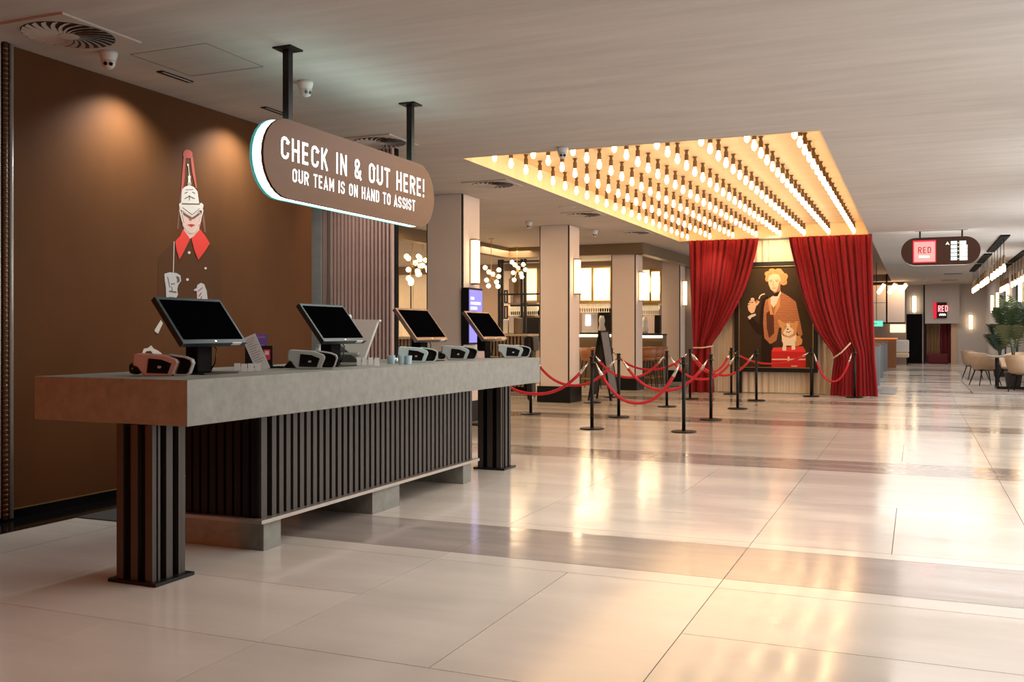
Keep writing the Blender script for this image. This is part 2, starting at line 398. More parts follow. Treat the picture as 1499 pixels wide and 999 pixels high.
# ------------------------------------------------------------------ setting: ceiling with two recessed coffers
CZ = 3.29; TOP = 3.62; CX0, CX1 = -4.77, -0.87; CY0, CY1 = 9.87, 20.75
cm = MB()
cm.box(-22, CX0, -4, 48.5, CZ, TOP); cm.box(CX1, 2.9, -4, 48.5, CZ, TOP)
cm.box(CX0, CX1, -4, CY0, CZ, TOP); cm.box(CX0, CX1, CY1, 21.35, CZ, TOP); cm.box(CX0, CX1, 39.9, 48.5, CZ, TOP)
ceiling = struct(cm.build('ceiling', 'plaster'), 'grey board-marked plaster ceiling')
g = MB(); g.box(CX0, CX1, CY0, CY1, 3.545, 3.6)
g.box(CX0, CX0 + 0.012, CY0, CY1, CZ - 0.004, 3.545); g.box(CX1 - 0.012, CX1, CY0, CY1, CZ - 0.004, 3.545)
g.box(CX0 + 0.012, CX1 - 0.012, CY0, CY0 + 0.012, CZ - 0.004, 3.545); g.box(CX0 + 0.012, CX1 - 0.012, CY1 - 0.012, CY1, CZ - 0.004, 3.545)
tag(g.build('coffer_lining', 'gold_paint', ceiling), 'gold-painted recess lining around the bulbs')
g = MB(); g.box(CX0, CX1, 21.35, 39.9, 3.545, 3.6); g.box(CX0, CX1, 39.88, 39.9, CZ - 0.004, 3.545); g.box(CX1 - 0.012, CX1, 21.35, 39.88, CZ - 0.004, 3.545)
tag(g.build('rear_coffer_lining', 'greige', ceiling), 'brown recess lining behind the curtains')
# closing walls
struct(MB().box(-22, 2.9, -4.2, -4, 0, CZ).build('wall_back', 'brown_wall'))
struct(MB().box(-22, -21.8, 8, 48, 0, CZ).build('wall_far_left', 'greige'))

# left brown wall with the mural
WX = -5.78
struct(MB().box(WX - 0.15, WX, 3.9, 8.38, 0.075, CZ - 0.002).build('wall_left', 'brown_wall'), 'dark bronze-brown panelled wall behind the counter')
struct(MB().box(WX - 0.15, WX, -4, 3.885, 0.0, CZ - 0.002).build('wall_left_near', 'brown_wall'))
struct(MB().box(WX - 0.15, WX + 0.006, 3.9, 8.38, 0.0, 0.068).build('baseboard_left', 'black_gloss'))
struct(MB().box(WX - 0.02, WX + 0.008, 3.9, 8.38, 0.068, 0.075).build('trim_1', 'brass'))
struct(MB().box(WX, -5.425, -3.9, 8.4, -0.003, 0.004).build('trim_2', 'black_gloss'), 'glossy black floor border along the brown wall')
# metal trims at the left end of the brown wall
TY = atx(16, 400, WX + .03).y
t = MB(); t.tube([(WX + 0.03, TY, 0.02), (WX + 0.03, TY, CZ)], 0.017, 10)
struct(t.build('trim_3', 'steel', smooth=True), 'vertical steel edge trim at the end of the brown wall')
t = MB(); t.tube([(WX + 0.03, TY - .045, 0.02), (WX + 0.03, TY - .045, CZ)], 0.016, 10)
for k in range(95): t.lathe([(0.0, -0.012), (0.017, -0.008), (0.020, 0), (0.017, 0.008), (0.0, 0.012)], (WX + 0.03, TY - .045, 0.05 + k * 0.034), 8, cap=False)
struct(t.build('trim_4', 'copper_bead', smooth=True), 'beaded bronze strip beside the steel trim')
struct(MB().box(WX, WX + 0.025, TY - .3, TY - .075, 0.03, CZ).build('trim_5', 'steel'))

# far and right walls
BY = 43.6
struct(MB().box(-22, -0.95, 46.0, 46.2, 0, CZ).build('wall_back_far', 'cream_wall'))
WR = 2.62
def wall_right():
    m = MB()
    wins = [(y - 1.55, y + 1.55) for y in (7, 12, 17, 22.3)] + [(27.0, 28.2), (30.0, 31.9), (33.9, 35.8)]
    y = -4
    for a, b in wins:
        m.box(WR, WR + 0.25, y, a, 0, CZ); m.box(WR, WR + 0.25, a, b, 0, 0.35); m.box(WR, WR + 0.25, a, b, 2.75, CZ); y = b
    m.box(WR, WR + 0.25, y, BY, 0, CZ)
    struct(m.build('wall_right', 'pale_wall'), 'pale wall with tall windows on the right')
    for i, (a, b) in enumerate(wins):
        f = MB((WR, a, 0)); 
        for (p, q, z0, z1) in ((a, a + .05, .35, 2.75), (b - .05, b, .35, 2.75), (a + .05, b - .05, .35, .40), (a + .05, b - .05, 2.70, 2.75)): f.box(WR + .1, WR + .16, p, q, z0, z1)
        fr = struct(f.build('window_%d' % (i + 1), 'black_metal'))
        MB((WR, a, 0)).box(WR + .125, WR + .135, a + .05, b - .05, .40, 2.70).build('pane', 'window_glass', fr)
wall_right()

# ------------------------------------------------------------------ return wall with slats at the end of the brown wall
SY = 9.05
def slat_wall():
    r = struct(MB((-6.25, SY, 0)).box(-6.25, -5.17, SY, SY + 0.07, 0, CZ - 0.002).build('wall_slatted', 'black_matte'), 'black return wall carrying pinkish vertical slats')
    o = (-6.25, SY, 0)
    tag(MB(o).box(-6.245, -6.085, SY - 0.05, SY, 0, CZ - .004).build('edge_panel', 'steel', r), 'brushed steel edge panel')
    MB(o).box(-6.075, -6.0, SY - 0.03, SY, 0, CZ - .004).build('edge_panel', 'slat_wall', r)
    MB(o).box(-5.995, -5.975, SY - 0.055, SY, 0, CZ - .004).build('edge_strip', 'rim_white' if False else 'shelf_metal', r)
    n = 17; x0, x1 = -5.955, -5.195; p = (x1 - x0) / (n - 1); base = None
    for k in range(n):
        if base is None: base = MB(o).box(x0 - .0115, x0 + .0115, SY - .045, SY, 0, CZ - .004).build('slat', 'slat_wall', r)
        else:
            c = base.copy(); C.objects.link(c); c.parent = r; c.location = (k * p, 0, 0)
slat_wall()

# ------------------------------------------------------------------ pillars
def pillar(x0, x1, y0, y1, label):
    r = thing('pillar', ((x0 + x1) / 2, (y0 + y1) / 2, 0), label, 'pillar', 'square pillars between hall and bar')
    o = r.location; e = 0.03
    MB(o).box(x0 + .01, x1 - .01, y0 + .01, y1 - .01, 0.0, CZ - .003).build('core', 'black', r)
    for a in ((x0 + .03, x1 - .03, y0, y0 + .02), (x0 + .03, x1 - .03, y1 - .02, y1), (x0, x0 + .02, y0 + .03, y1 - .03), (x1 - .02, x1, y0 + .03, y1 - .03)):
        MB(o).box(*a, 0.30, CZ - .004).build('panel', 'cream_panel', r)
    MB(o).box(x0 - e, x1 + e, y0 - e, y1 + e, 0, 0.30).build('base', 'black', r, bevel=.004)
    return r
pillar(-6.58, -5.98, 12.4, 13.0, 'large cream pillar right of the hanging check-in sign')
pillar(-6.50, -5.90, 16.75, 17.35, 'cream pillar just beyond the far end of the counter')
pillar(-6.38, -5.80, 20.95, 21.55, 'third cream pillar, behind the rope barriers')
pillar(-6.31, -5.74, 25.1, 25.7, 'farthest cream pillar, beside the left red curtain')
def sconce(loc, z0, z1, label, nx=1, ny=0):
    r = thing('wall_sconce', loc, label, 'lamp', 'lit wall sconces'); o = Vector(loc)
    px, py = (0.05, 0.055) if nx else (0.055, 0.05)
    a = 1 if nx > 0 else -1
    if nx:
        MB(o).box(*sorted((o.x, o.x + a * .02)), o.y - .075, o.y + .075, z0 - .02, z1 + .02).build('back_plate', 'brass', r)
        MB(o).box(*sorted((o.x + a * .02, o.x + a * .10)), o.y - .055, o.y + .055, z0, z1).build('diffuser', 'sconce_glow', r)
        for z in (z0 - .02, z1): MB(o).box(*sorted((o.x + a * .02, o.x + a * .11)), o.y - .065, o.y + .065, z, z + .02).build('end_cap', 'socket', r)
    else:
        MB(o).box(o.x - .09, o.x + .09, o.y - .02, o.y, z0 - .02, z1 + .02).build('back_plate', 'brass', r)
        MB(o).box(o.x - .07, o.x + .07, o.y - .10, o.y - .02, z0, z1).build('diffuser', 'sconce_glow', r)
    return r
sconce((-5.98, 12.70, 2.0), 2.02, 2.64, 'lit sconce on the large pillar beside the check-in sign')
sconce((-5.90, 17.05, 2.0), 2.03, 2.66, 'lit sconce on the pillar beyond the counter end')
sconce((-5.80, 21.25, 2.0), 2.03, 2.66, 'lit sconce on the third pillar behind the ropes')
sconce((-5.74, 25.4, 2.0), 2.03, 2.66, 'lit sconce on the farthest pillar beside the left red curtain')
for y, lb in ((28.9, 'lit sconce on the right wall, nearest, above the palm'), (32.7, 'second nearest lit sconce on the right wall'),
              (36.6, 'third nearest lit sconce on the right wall'), (39.2, 'farthest lit sconce on the right side wall')):
    sconce((WR, y, 2.0), 2.03, 2.66, lb, nx=-1)

# brown bulkhead beam
def bulkhead():
    pts = [(-8.9, 12.0), (-8.78, 20.72), (-5.58, 20.72), (-5.33, 30.0)]
    m = MB()
    for (a, b), (c, d) in zip(pts, pts[1:]):
        n = Vector((d - b, a - c)).normalized() * -0.2
        m.prism([(a, b, 3.05), (c, d, 3.05), (c + n.x, d + n.y, 3.05), (a + n.x, b + n.y, 3.05)], (0, 0, 0.238))
    struct(m.build('trim_6', 'bulkhead_brown'), 'brown bulkhead beam around the bar ceiling')
bulkhead()

# ------------------------------------------------------------------ marquee bulbs
def bulbs():
    xs = [-4.535 + 0.483 * i for i in range(8)]; words = ['leftmost', 'second', 'third', 'fourth', 'fifth', 'sixth', 'seventh', 'rightmost']
    base = thing('marquee_bulb', (xs[0], 10.26, 3.545), '', 'light bulb', 'bulbs under the gold ceiling recess')
    MB().lathe([(0.028, 0), (0.028, -0.012), (0.018, -0.014), (0.018, -0.05), (0.026, -0.052), (0.026, -0.125), (0.02, -0.13)], n=10).build('socket', 'socket', base, smooth=False)
    b = MB().lathe([(0.015, -0.128), (0.017, -0.15), (0.028, -0.185), (0.030, -0.205), (0.022, -0.235), (0.006, -0.248)], n=8).build('glass_bulb', 'bulb_glow', base, smooth=True)
    for i, x in enumerate(xs):
        for k in range(22):
            if i == 0 and k == 0: o = base
            else: o = dup(base)
            o.location = (x, 10.26 + 0.488 * k, 3.544)
            nth = ['nearest', '2nd', '3rd'][k] if k < 3 else '%dth' % (k + 1) if k != 20 and k != 21 else ('21st' if k == 20 else 'farthest')
            o['label'] = 'glowing bulb in brown socket, %s row from the left, %s from the camera' % (words[i], nth) if 0 < i < 7 else \
                'glowing bulb in brown socket, %s row of the gold recess, %s from the camera' % (words[i], nth)
bulbs()

# ------------------------------------------------------------------ reception counter
def rotated(p, ang, piv):
    return Matrix.Translation(piv) @ Matrix.Rotation(ang, 4, 'Z') @ Matrix.Translation(-Vector(piv))
def counter():
    r = thing('reception_counter', (-3.9, 6.1, 0), 'long concrete-topped check-in counter on slatted dark legs', 'counter'); o = r.location
    a, b, c, d = (-3.38, 3.82), (-3.306, 8.55), (-4.376, 8.57), (-4.451, 3.835)
    z0, z1 = 0.825, 1.06
    MB(o).prism([(*a, z0), (*b, z0), (*c, z0), (*d, z0)], (0, 0, z1 - z0)).build('countertop', 'concrete', r, bevel=.003)
    # slatted cabinet body
    X = -3.60; y0, y1 = 4.70, 7.66
    body = MB(o).box(-4.18, X - .02, y0 + .01, y1, 0.19, z0 - .002).build('cabinet_body', 'black_matte', r)
    n = 40; p = (y1 - y0 - .16) / (n - 1); base = None
    for k in range(n):
        if base is None: base = MB(o).box(X - .02, X + .004, y0 + .10, y0 + .142, 0.19, z0 - .004).build('slat', 'slat', body)
        else: s = base.copy(); C.objects.link(s); s.parent = body; s.location = (0, k * p, 0)
    base = None
    for k in range(9):
        if base is None: base = MB(o).box(-4.16, -4.115, y0 - .014, y0 + .01, 0.19, z0 - .004).build('slat', 'black', body)  # end slats black: the dimness of this face is put into their colour
        else: s = base.copy(); C.objects.link(s); s.parent = body; s.location = (k * .062, 0, 0)
    MB(o).box(X - .03, X + .004, y0 - .004, y0 + .05, 0.19, z0 - .004).build('corner_post', 'slat', body)
    MB(o).box(-4.22, -3.55, 4.64, 7.70, 0.168, 0.19).build('bottom_shelf', 'shelf_metal', r)
    for ya, yb in ((4.69, 4.86), (5.93, 6.32), (7.42, 7.58)): MB(o).box(-4.20, -3.575, ya, yb, 0, 0.168).build('plinth_block', 'concrete_dark' if False else 'concrete', r, bevel=.003)
    # legs: three slats per face round a black core on a base plate
    for yb in (3.80, 8.285):
        MB(o).box(-3.885, -3.565, yb, yb + .285, 0, 0.018).build('base_plate', 'black', r)
        xa, xb, ya, yb2 = -3.852, -3.602, yb + .022, yb + .262
        leg = MB(o).box(xa + .03, xb - .03, ya + .03, yb2 - .03, 0.018, z0 - .002).build('leg', 'black_matte', r)
        for k in range(3):
            u = xa + .004 + k * .097; v = ya + .004 + k * .090
            MB(o).box(u, u + .046, ya, ya + .03, 0.018, z0 - .003).build('slat', 'slat', leg)
            MB(o).box(u, u + .046, yb2 - .03, yb2, 0.018, z0 - .003).build('slat', 'slat', leg)
            MB(o).box(xb - .03, xb, v + (.031 if k == 0 else 0), v + .046 - (.0 if k < 2 else .028), 0.018, z0 - .003).build('slat', 'slat', leg)
            MB(o).box(xa, xa + .03, v + (.031 if k == 0 else 0), v + .046 - (.0 if k < 2 else .028), 0.018, z0 - .003).build('slat', 'slat', leg)
counter()
struct(MB().box(-5.42, -4.32, 5.02, 8.3, 0.0005, 0.008).build('trim_7', 'mat_dark'), 'dark inset floor strip behind the counter')

# ------------------------------------------------------------------ monitors
TZ = 1.0603
def monitor(y, frame_m, label, x=-3.84):
    r = thing('monitor', (x, y, TZ), label, 'monitor', 'tilted monitors on the counter')
    th = math.radians(38)   # lean back from vertical
    Mx = Matrix.Translation((0.12, 0, 0.178)) @ Matrix.Rotation(-th, 4, 'Y')
    MB().box(-.035, 0, -.275, .275, 0, .335, Mx).build('casing', frame_m, r, bevel=.004)
    MB().box(0, .003, -.252, .252, .030, .312, Mx).build('screen', 'screen_glass', r)
    MB().box(.0005, .002, -.008, .008, .010, .018, Mx).build('badge', 'chrome', r)
    MB().box(-.02, .0012, .14, .22, -.0015, .004, Mx).build('port_strip', 'white_card', r)
    MB().box(-.055, .035, -.065, .065, .008, .23).build('stand', 'black_matte', r, bevel=.01)
    MB().box(-.10, .14, -.13, .17, 0, .008).build('base_plate', 'black', r, bevel=.003)
    MB().tube([(.03, .05, .19), (.06, .07, .14), (.055, .06, .06), (.03, .055, .02)], .004, 6).build('cable', 'black_gloss', r, smooth=True)
    return r
monitor(4.45, 'mon_teal', 'nearest tilted monitor, beside the pinkish desktop device')
monitor(5.80, 'mon_teal', 'second nearest tilted monitor, in front of the slatted wall', -3.83)
monitor(7.09, 'mon_copper', 'third tilted monitor with coppery frame, below the brass chandelier', -3.81)
monitor(8.36 - .02, 'mon_copper', 'farthest tilted monitor with coppery frame, in front of the purple screen', -3.79)

# ------------------------------------------------------------------ desktop devices (rounded body with dark side panel and an open loop)
def device(px, py, body_m, label, knob=False, sc=1.0):
    p = atz(px, py, TZ)
    r = thing('desktop_device', (p.x, p.y, TZ), label, 'device', 'desktop devices on the counter', rz=math.radians(30)); r.scale = (sc,) * 3
    prof = [(0.0, 0.012), (0.012, 0), (0.150, 0), (0.165, 0.01), (0.192, 0.075), (0.182, 0.095), (0.120, 0.118), (-0.03, 0.128), (-0.046, 0.12), (-0.05, 0.06), (-0.025, 0.05)]
    f = lambda q, y=0: [(a, y, b) for a, b in q]
    MB().prism(f(prof), (0, .11, 0)).build('body', body_m, r, bevel=.006)
    win = [(0.025, 0.018), (0.138, 0.014), (0.158, 0.07), (0.105, 0.092), (0.035, 0.100)]
    MB().prism(f(win, -.003), (0, .005, 0)).build('side_panel', 'black_gloss', r)
    MB().prism(f([(0.082, .045), (0.10, .043), (0.105, .056), (0.086, .058)], -.0045), (0, .002, 0)).build('emblem', 'grey_text', r)
    lp = [(0.165, 0.0), (0.235, 0.0), (0.250, 0.012), (0.270, 0.07), (0.262, 0.092), (0.225, 0.108), (0.14, 0.122), (0.125, .118)]
    cx, cz = .2, .055; inner = [(cx + (a - cx) * .86, cz + (b - cz) * .84) for a, b in lp]
    MB().band(f(lp, .03), f(inner, .03), (0, .07, 0)).build('loop', 'dev_grey' if body_m != 'dev_pale' else 'dev_pale', r, bevel=.002)
    MB().prism(f(inner, .085), (0, .012, 0)).build('loop_back', 'black', r)
    if knob: MB().lathe([(.0, -.03), (.03, -.03), (.036, -.01), (.036, .01), (.03, .03), (0, .03)], (-.048, .06, .043), 14, Matrix.Rotation(PI / 2, 4, 'Y'), cap=False).build('knob', 'black_gloss', r, smooth=True)
    return r
device(208, 551, 'dev_pink', 'pinkish-lit desktop device with dark side panel at the near end', True, .98)
device(432, 541, 'dev_grey', 'grey desktop device with open loop left of the second monitor')
device(592, 531, 'dev_pale', 'pale blue-grey desktop device under the third monitor')
device(655, 527.5, 'dev_grey', 'grey desktop device with black knob between third and fourth monitors', True)
device(737, 524, 'dev_grey', 'small grey desktop device at the far end of the counter')

# small items on the counter
def card(px, py, w, h, m, label, lean=0.25, rz=0.9, group=None, thick=.004, lines=0, cat='card'):
    p = atz(px, py, TZ); r = thing('card', (p.x, p.y, TZ), label, cat, group, rz=rz)
    Mx = Matrix.Rotation(-lean, 4, 'X')
    z0 = .003 if lean else 0
    MB().box(-w / 2, w / 2, 0, thick, z0, z0 + h, Mx).build('sheet', m, r)
    if lines:
        l = MB()
        for k in range(lines): l.box(-w * .34, w * (.34 - .12 * (k % 3)), -.0006, 0, z0 + h * (.90 - .72 * k / lines), z0 + h * (.90 - .72 * k / lines) + .004, Mx)
        l.build('print', 'grey_text', r, kind='stuff')
    return r
for i, (px, py, m) in enumerate(((347, 544, 'white_card'), (357, 545, 'white_card'), (367, 544.5, 'white_card'), (377, 544, 'white_card'))):
    card(px, py, .036, .05, m, ['small white card, leftmost of four beside the first monitor', 'small white card, second from left beside the first monitor', 'small white card, third from left beside the first monitor', 'small white card, rightmost of four beside the first monitor'][i], .35, .6, 'small white cards beside the first monitor')
for i, (px, py) in enumerate(((526, 536), (534, 536), (543, 536), (552, 536.5))):
    card(px, py, .034, .06, 'white_card', ['small white card, leftmost of four right of the second monitor', 'small white card, second of four right of the second monitor', 'small white card, third of four right of the second monitor', 'small white card, rightmost of four right of the second monitor'][i], .3, .6, 'small white cards right of the second monitor')
for i, (px, py, m, lb) in enumerate(((697, 525.5, 'white_card', 'white card leaning left of the fourth monitor'), (704, 525.5, 'dev_pink', 'brownish card leaning beside the fourth monitor stand'), (691, 526, 'mon_copper', 'dark card standing by the knobbed device'))):
    card(px, py, .07, .07, m, lb, .3, .6, 'cards by the fourth monitor')
def cup(px, py, label):
    p = atz(px, py, TZ); o = MB((p.x, p.y, TZ)).lathe([(.026, 0), (.032, .065), (.029, .065), (.024, .004)], (p.x, p.y, TZ), 14).build('paper_cup', 'blue_card', smooth=False)
    tag(o, label, 'cup', 'pale blue cups on the counter')
cup(572.5, 533, 'pale blue cup, leftmost on the counter'); cup(588, 533.5, 'pale blue cup in the middle of the three'); cup(597, 533.5, 'pale blue cup touching the pale device')
p = atz(580, 532, TZ); tag(MB((p.x, p.y, TZ)).lathe([(.0, 0), (.025, .004), (.03, .02), (.022, .038), (.0, .045)], (p.x, p.y, TZ), 12, cap=False).build('glass_bowl', 'chrome', smooth=True), 'tiny shiny bowl between the pale blue cups', 'bowl')
# brochure holder, leaning leaflet, purple leaflet
p = atz(381, 539, TZ); bx = thing('brochure_holder', (p.x, p.y, TZ), 'black brochure holder with a small red card, right of the first monitor', 'holder', rz=.55)
MB().box(-.10, .08, 0, .06, 0, .15).build('box', 'black', bx); MB().box(.022, .065, -.003, 0, .055, .125).build('red_card', 'red_card', bx)
MB().box(.03, .057, -.0045, -.003, .088, .115).build('print', 'white_card', bx)
MB().box(-.03, .16, -.06, 0, 0, .012).build('foot', 'black', bx)
card(383, 538.2, .075, .225, 'purple', 'purple leaflet standing behind the black brochure holder', .05, .75, cat='leaflet', lines=3)
o = card(390, 543.5, .085, .235, 'white_card', 'tall white leaflet leaning on the black brochure holder', .0, .55, cat='leaflet', lines=11)
o.rotation_euler = (-.12, -.42, .55); o.location.z += .004; o.location.x -= .02
p = atz(423, 539, TZ); tag(MB((p.x, p.y, TZ)).prism([(p.x - .05, p.y, TZ), (p.x + .07, p.y, TZ), (p.x + .07, p.y, TZ + .065), (p.x + .03, p.y, TZ + .07)], (0, .09, 0)).build('wedge_stand', 'black'), 'black wedge stand left of the grey device', 'stand')
# white tapered housing behind the second monitor
def housing():
    r = thing('printer_housing', (-4.0, 6.36, TZ), 'white tapered housing with open grey tray behind the second monitor', 'printer'); r.rotation_euler = (0, 0, .3)
    MB().prism([(-.17, 0, .20), (.02, 0, .03), (.08, 0, .03), (.19, 0, .33), (-.17, 0, .34)], (0, .06, 0)).build('shade', 'white_paint', r, bevel=.004)
    MB().prism([(-.19, 0, .335), (.20, 0, .325), (.20, 0, .337), (-.19, 0, .347)], (0, .07, 0)).build('top_edge', 'white_card', r)
    MB().box(-.20, -.17, -.1, .1, 0, .2).build('tray_side', 'dev_grey', r); MB().box(-.20, .05, .06, .1, 0, .16).build('tray_back', 'dev_grey', r)
    MB().box(-.20, .08, -.1, .1, 0, .01).build('tray_base', 'dev_grey', r); MB().box(-.17, .05, -.08, .05, .07, .085).build('tray_shelf', 'dev_grey', r)
    MB().lathe([(.035, 0), (.035, .02), (.028, .03)], (-.06, .03, .348), 12).build('lid_knob', 'white_card', r)
housing()
p = atz(484, 533, TZ)
p = atz(466, 534, TZ)
tag(MB((p.x, p.y, TZ)).lathe([(.03, 0), (.03, .10), (.018, .12), (.018, .15), (.022, .15)], (p.x, p.y, TZ), 12).build('bottle', 'white_paint', smooth=True), 'small pale bottle behind the grey device by the second monitor', 'bottle')

# ------------------------------------------------------------------ hanging check-in sign
def checkin_sign():
    r = thing('hanging_sign', (-4.06, 6.46, 3.29), 'long rounded brown check-in sign with glowing letters and rim, hung from ceiling', 'sign'); o = r.location
    ya, yb, za, zb = 5.245, 7.70, 2.225, 2.775; R = (zb - za) / 2; zc = (za + zb) / 2
    def stad(x, g=0, n=14):
        rr = R - g; pts = []
        for i in range(n + 1): a = PI / 2 + PI * i / n; pts.append((x, ya + R + rr * math.cos(a), zc + rr * math.sin(a)))
        for i in range(n + 1): a = -PI / 2 + PI * i / n; pts.append((x, yb - R + rr * math.cos(a), zc + rr * math.sin(a)))
        return pts
    MB(o).prism(stad(-4.022), (.022, 0, 0)).build('face_panel', 'sign_face', r)
    MB(o).prism(stad(-4.092, .004), (.070, 0, 0)).build('glowing_rim', 'rim_neon', r)
    MB(o).prism(stad(-4.115), (.023, 0, 0)).build('back_panel', 'rim_teal', r)
    a, b = atx(411, 234, -3.998), atx(621, 287.5, -3.998); zA = atx(411, 200, -3.998).z
    h = zA - a.z
    lettering(o, r, 'neon', 'CHECK IN & OUT HERE!', (-3.998, a.y, (a.z + b.z) / 2), (0, 1, 0), (0, 0, 1), h, b.y - a.y, lift=(.0004, 0, 0))
    a, b = atx(428, 269, -3.998), atx(607.5, 307.5, -3.998); zA = atx(428, 249, -3.998).z; h = zA - a.z
    lettering(o, r, 'neon', 'OUR TEAM IS ON HAND TO ASSIST', (-3.998, a.y, (a.z + b.z) / 2), (0, 1, 0), (0, 0, 1), h, b.y - a.y, lift=(.0004, 0, 0))
    for y in (5.59, 7.36):
        MB(o).box(-4.08, -4.03, y - .025, y + .025, 2.765, CZ - .012).build('hanging_post', 'black', r)
        MB(o).box(-4.13, -3.98, y - .075, y + .075, CZ - .012, CZ).build('ceiling_plate', 'black', r)
checkin_sign()

# ------------------------------------------------------------------ flat wall print: guardsman
def flat(mb_parent, pts, plane, m, name, lift, part_of):
    pass
def mural():
    r = thing('wall_mural', (WX + .002, 5.9, 1.4), 'printed guardsman in plumed white helmet and red collar on brown wall', 'mural'); o = r.location
    def W(X, Y): p = atx(180 + X / 3.842, 200 + Y / 3.842, WX + .002); return (p.y, p.z)
    def W4(X, Y): p = atx(180 + X / 4.684, 420 + Y / 4.684, WX + .002); return (p.y, p.z)
    def poly(name, m, lists, lift, f=W):
        b = MB(o)
        for i, L in enumerate(lists):
            pts = [f(*q) for q in L]; b.prism([(WX + lift + .0004 * (i % 6) / 6, y, z) for y, z in pts], (.0005, 0, 0))
        return b.build(name, m, r)
    def ell(cx, cy, rx, ry, n=14): return [(cx + rx * math.cos(2 * PI * i / n), cy + ry * math.sin(2 * PI * i / n)) for i in range(n)]
    def line(p, q, w): 
        d = Vector((q[0] - p[0], q[1] - p[1])).normalized(); n = Vector((-d.y, d.x)) * w / 2
        return [(p[0] - n.x, p[1] - n.y), (q[0] - n.x, q[1] - n.y), (q[0] + n.x, q[1] + n.y), (p[0] + n.x, p[1] + n.y)]
    poly('coat', 'ink_brown', [[(290, 590), (200, 680), (195, 920), (560, 925), (545, 660), (480, 600), (385, 570)]], .001).hide_render = False
    poly('plume', 'ink_pink', [[(338, 88), (348, 76), (362, 72), (378, 78), (390, 90), (390, 110), (375, 122), (350, 122), (336, 108)], [(340, 115), (352, 118), (345, 250), (336, 300), (326, 300)],
         [(378, 118), (392, 112), (402, 190), (416, 290), (408, 290), (390, 210)]], .003)
    poly('plume_shade', 'ink_dim', [[(326, 300), (330, 320), (312, 520), (304, 520), (316, 380)], [(452, 420), (462, 480), (466, 540), (458, 540), (446, 470)]], .0015)
    poly('helmet', 'ink_white', [[(330, 300), (345, 284), (372, 272), (398, 284), (418, 310), (428, 380), (440, 372), (452, 385), (446, 420), (432, 415), (388, 450), (330, 415), (318, 410), (314, 380), (326, 372)],
         [(362, 270), (366, 240), (364, 225), (372, 214), (380, 225), (378, 242), (384, 270)], line((366, 160), (372, 215), 4), ell(364, 160, 5, 7, 8)], .004)
    poly('helmet_detail', 'ink_shadow', [line((345, 320), (362, 312), 4), line((388, 312), (405, 320), 4), line((345, 350), (372, 335), 4), line((372, 335), (402, 350), 4), line((350, 300), (395, 298), 3),
         line((330, 378), (430, 380), 6), line((334, 400), (388, 440), 3), line((388, 440), (430, 405), 3), line((372, 360), (372, 330), 4), line((360, 262), (386, 262), 3)], .005)
    poly('face', 'ink_skin', [[(328, 418), (388, 446), (434, 420), (440, 470), (430, 510), (405, 540), (380, 548), (355, 536), (334, 500)]], .0035)
    poly('neck', 'ink_skin', [[(340, 500), (430, 500), (428, 545), (376, 575), (345, 545)]], .003)
    poly('face_shading', 'ink_lip', [[(366, 462), (388, 468), (378, 476)], [(360, 496), (382, 492), (406, 497), (384, 510)],
         line((330, 440), (350, 520), 3), line((352, 522), (380, 546), 4), line((436, 450), (425, 505), 4)], .0042)
    poly('visor_shadow', 'ink_shadow', [[(334, 424), (388, 456), (432, 426), (430, 440), (400, 462), (388, 466), (372, 462), (340, 442)]], .0041)
    poly('chin_strap', 'ink_white', [line((318, 412), (334, 480), 7), line((334, 480), (365, 540), 6), line((365, 540), (395, 540), 6), line((395, 540), (432, 480), 6), line((432, 480), (448, 412), 7)], .0048)
    poly('collar', 'ink_red', [[(335, 520), (376, 575), (340, 650), (316, 692), (300, 640), (292, 590), (322, 556)], [(432, 522), (384, 575), (400, 640), (422, 694), (456, 650), (487, 602), (462, 560)]], .0052)
    poly('button', 'ink_white', [ell(372, 653, 8, 8, 10)], .003); poly('button', 'ink_white', [ell(464, 741, 7, 7, 10)], .003); poly('button', 'ink_white', [ell(362, 805, 8, 8, 10)], .003)
    poly('sword', 'ink_white', [line((287, 590), (283, 765), 4)], .003)
    poly('glove', 'ink_glove', [[(232, 772), (262, 764), (300, 768), (322, 782), (326, 812), (310, 835), (304, 860), (308, 890), (290, 925), (243, 925), (240, 850), (234, 810)]], .004)
    poly('glove_shade', 'ink_shadow', [line((250, 790), (262, 850), 4), [(296, 785), (314, 790), (318, 815), (302, 825), (304, 805)], line((258, 870), (300, 876), 7), line((268, 830), (290, 828), 5), line((258, 905), (290, 908), 6), line((272, 845), (276, 868), 4)], .005)
    poly('glove', 'ink_glove', [[(418, 835), (438, 823), (456, 832), (470, 870), (476, 925), (416, 925), (414, 870), (396, 868), (400, 860), (414, 852)]], .004)
    poly('glove_shade', 'ink_lip', [line((424, 900), (440, 880), 5), line((420, 870), (446, 850), 4), line((430, 925), (442, 900), 5)], .005)
    poly('baton', 'ink_white', [[(258, 228), (272, 250), (240, 322), (218, 308), (216, 296)]], .004, W4)
    poly('plume_tail', 'ink_white', [[(130, 455), (142, 425), (170, 420), (192, 402), (210, 425), (235, 436), (262, 455), (272, 478), (236, 478), (205, 462), (190, 440), (160, 442), (142, 462)]], .004, W4)
    poly('tassel', 'ink_white', [[(580, 420), (592, 432), (586, 470), (596, 500), (582, 490), (578, 450)]], .004, W4)
mural()

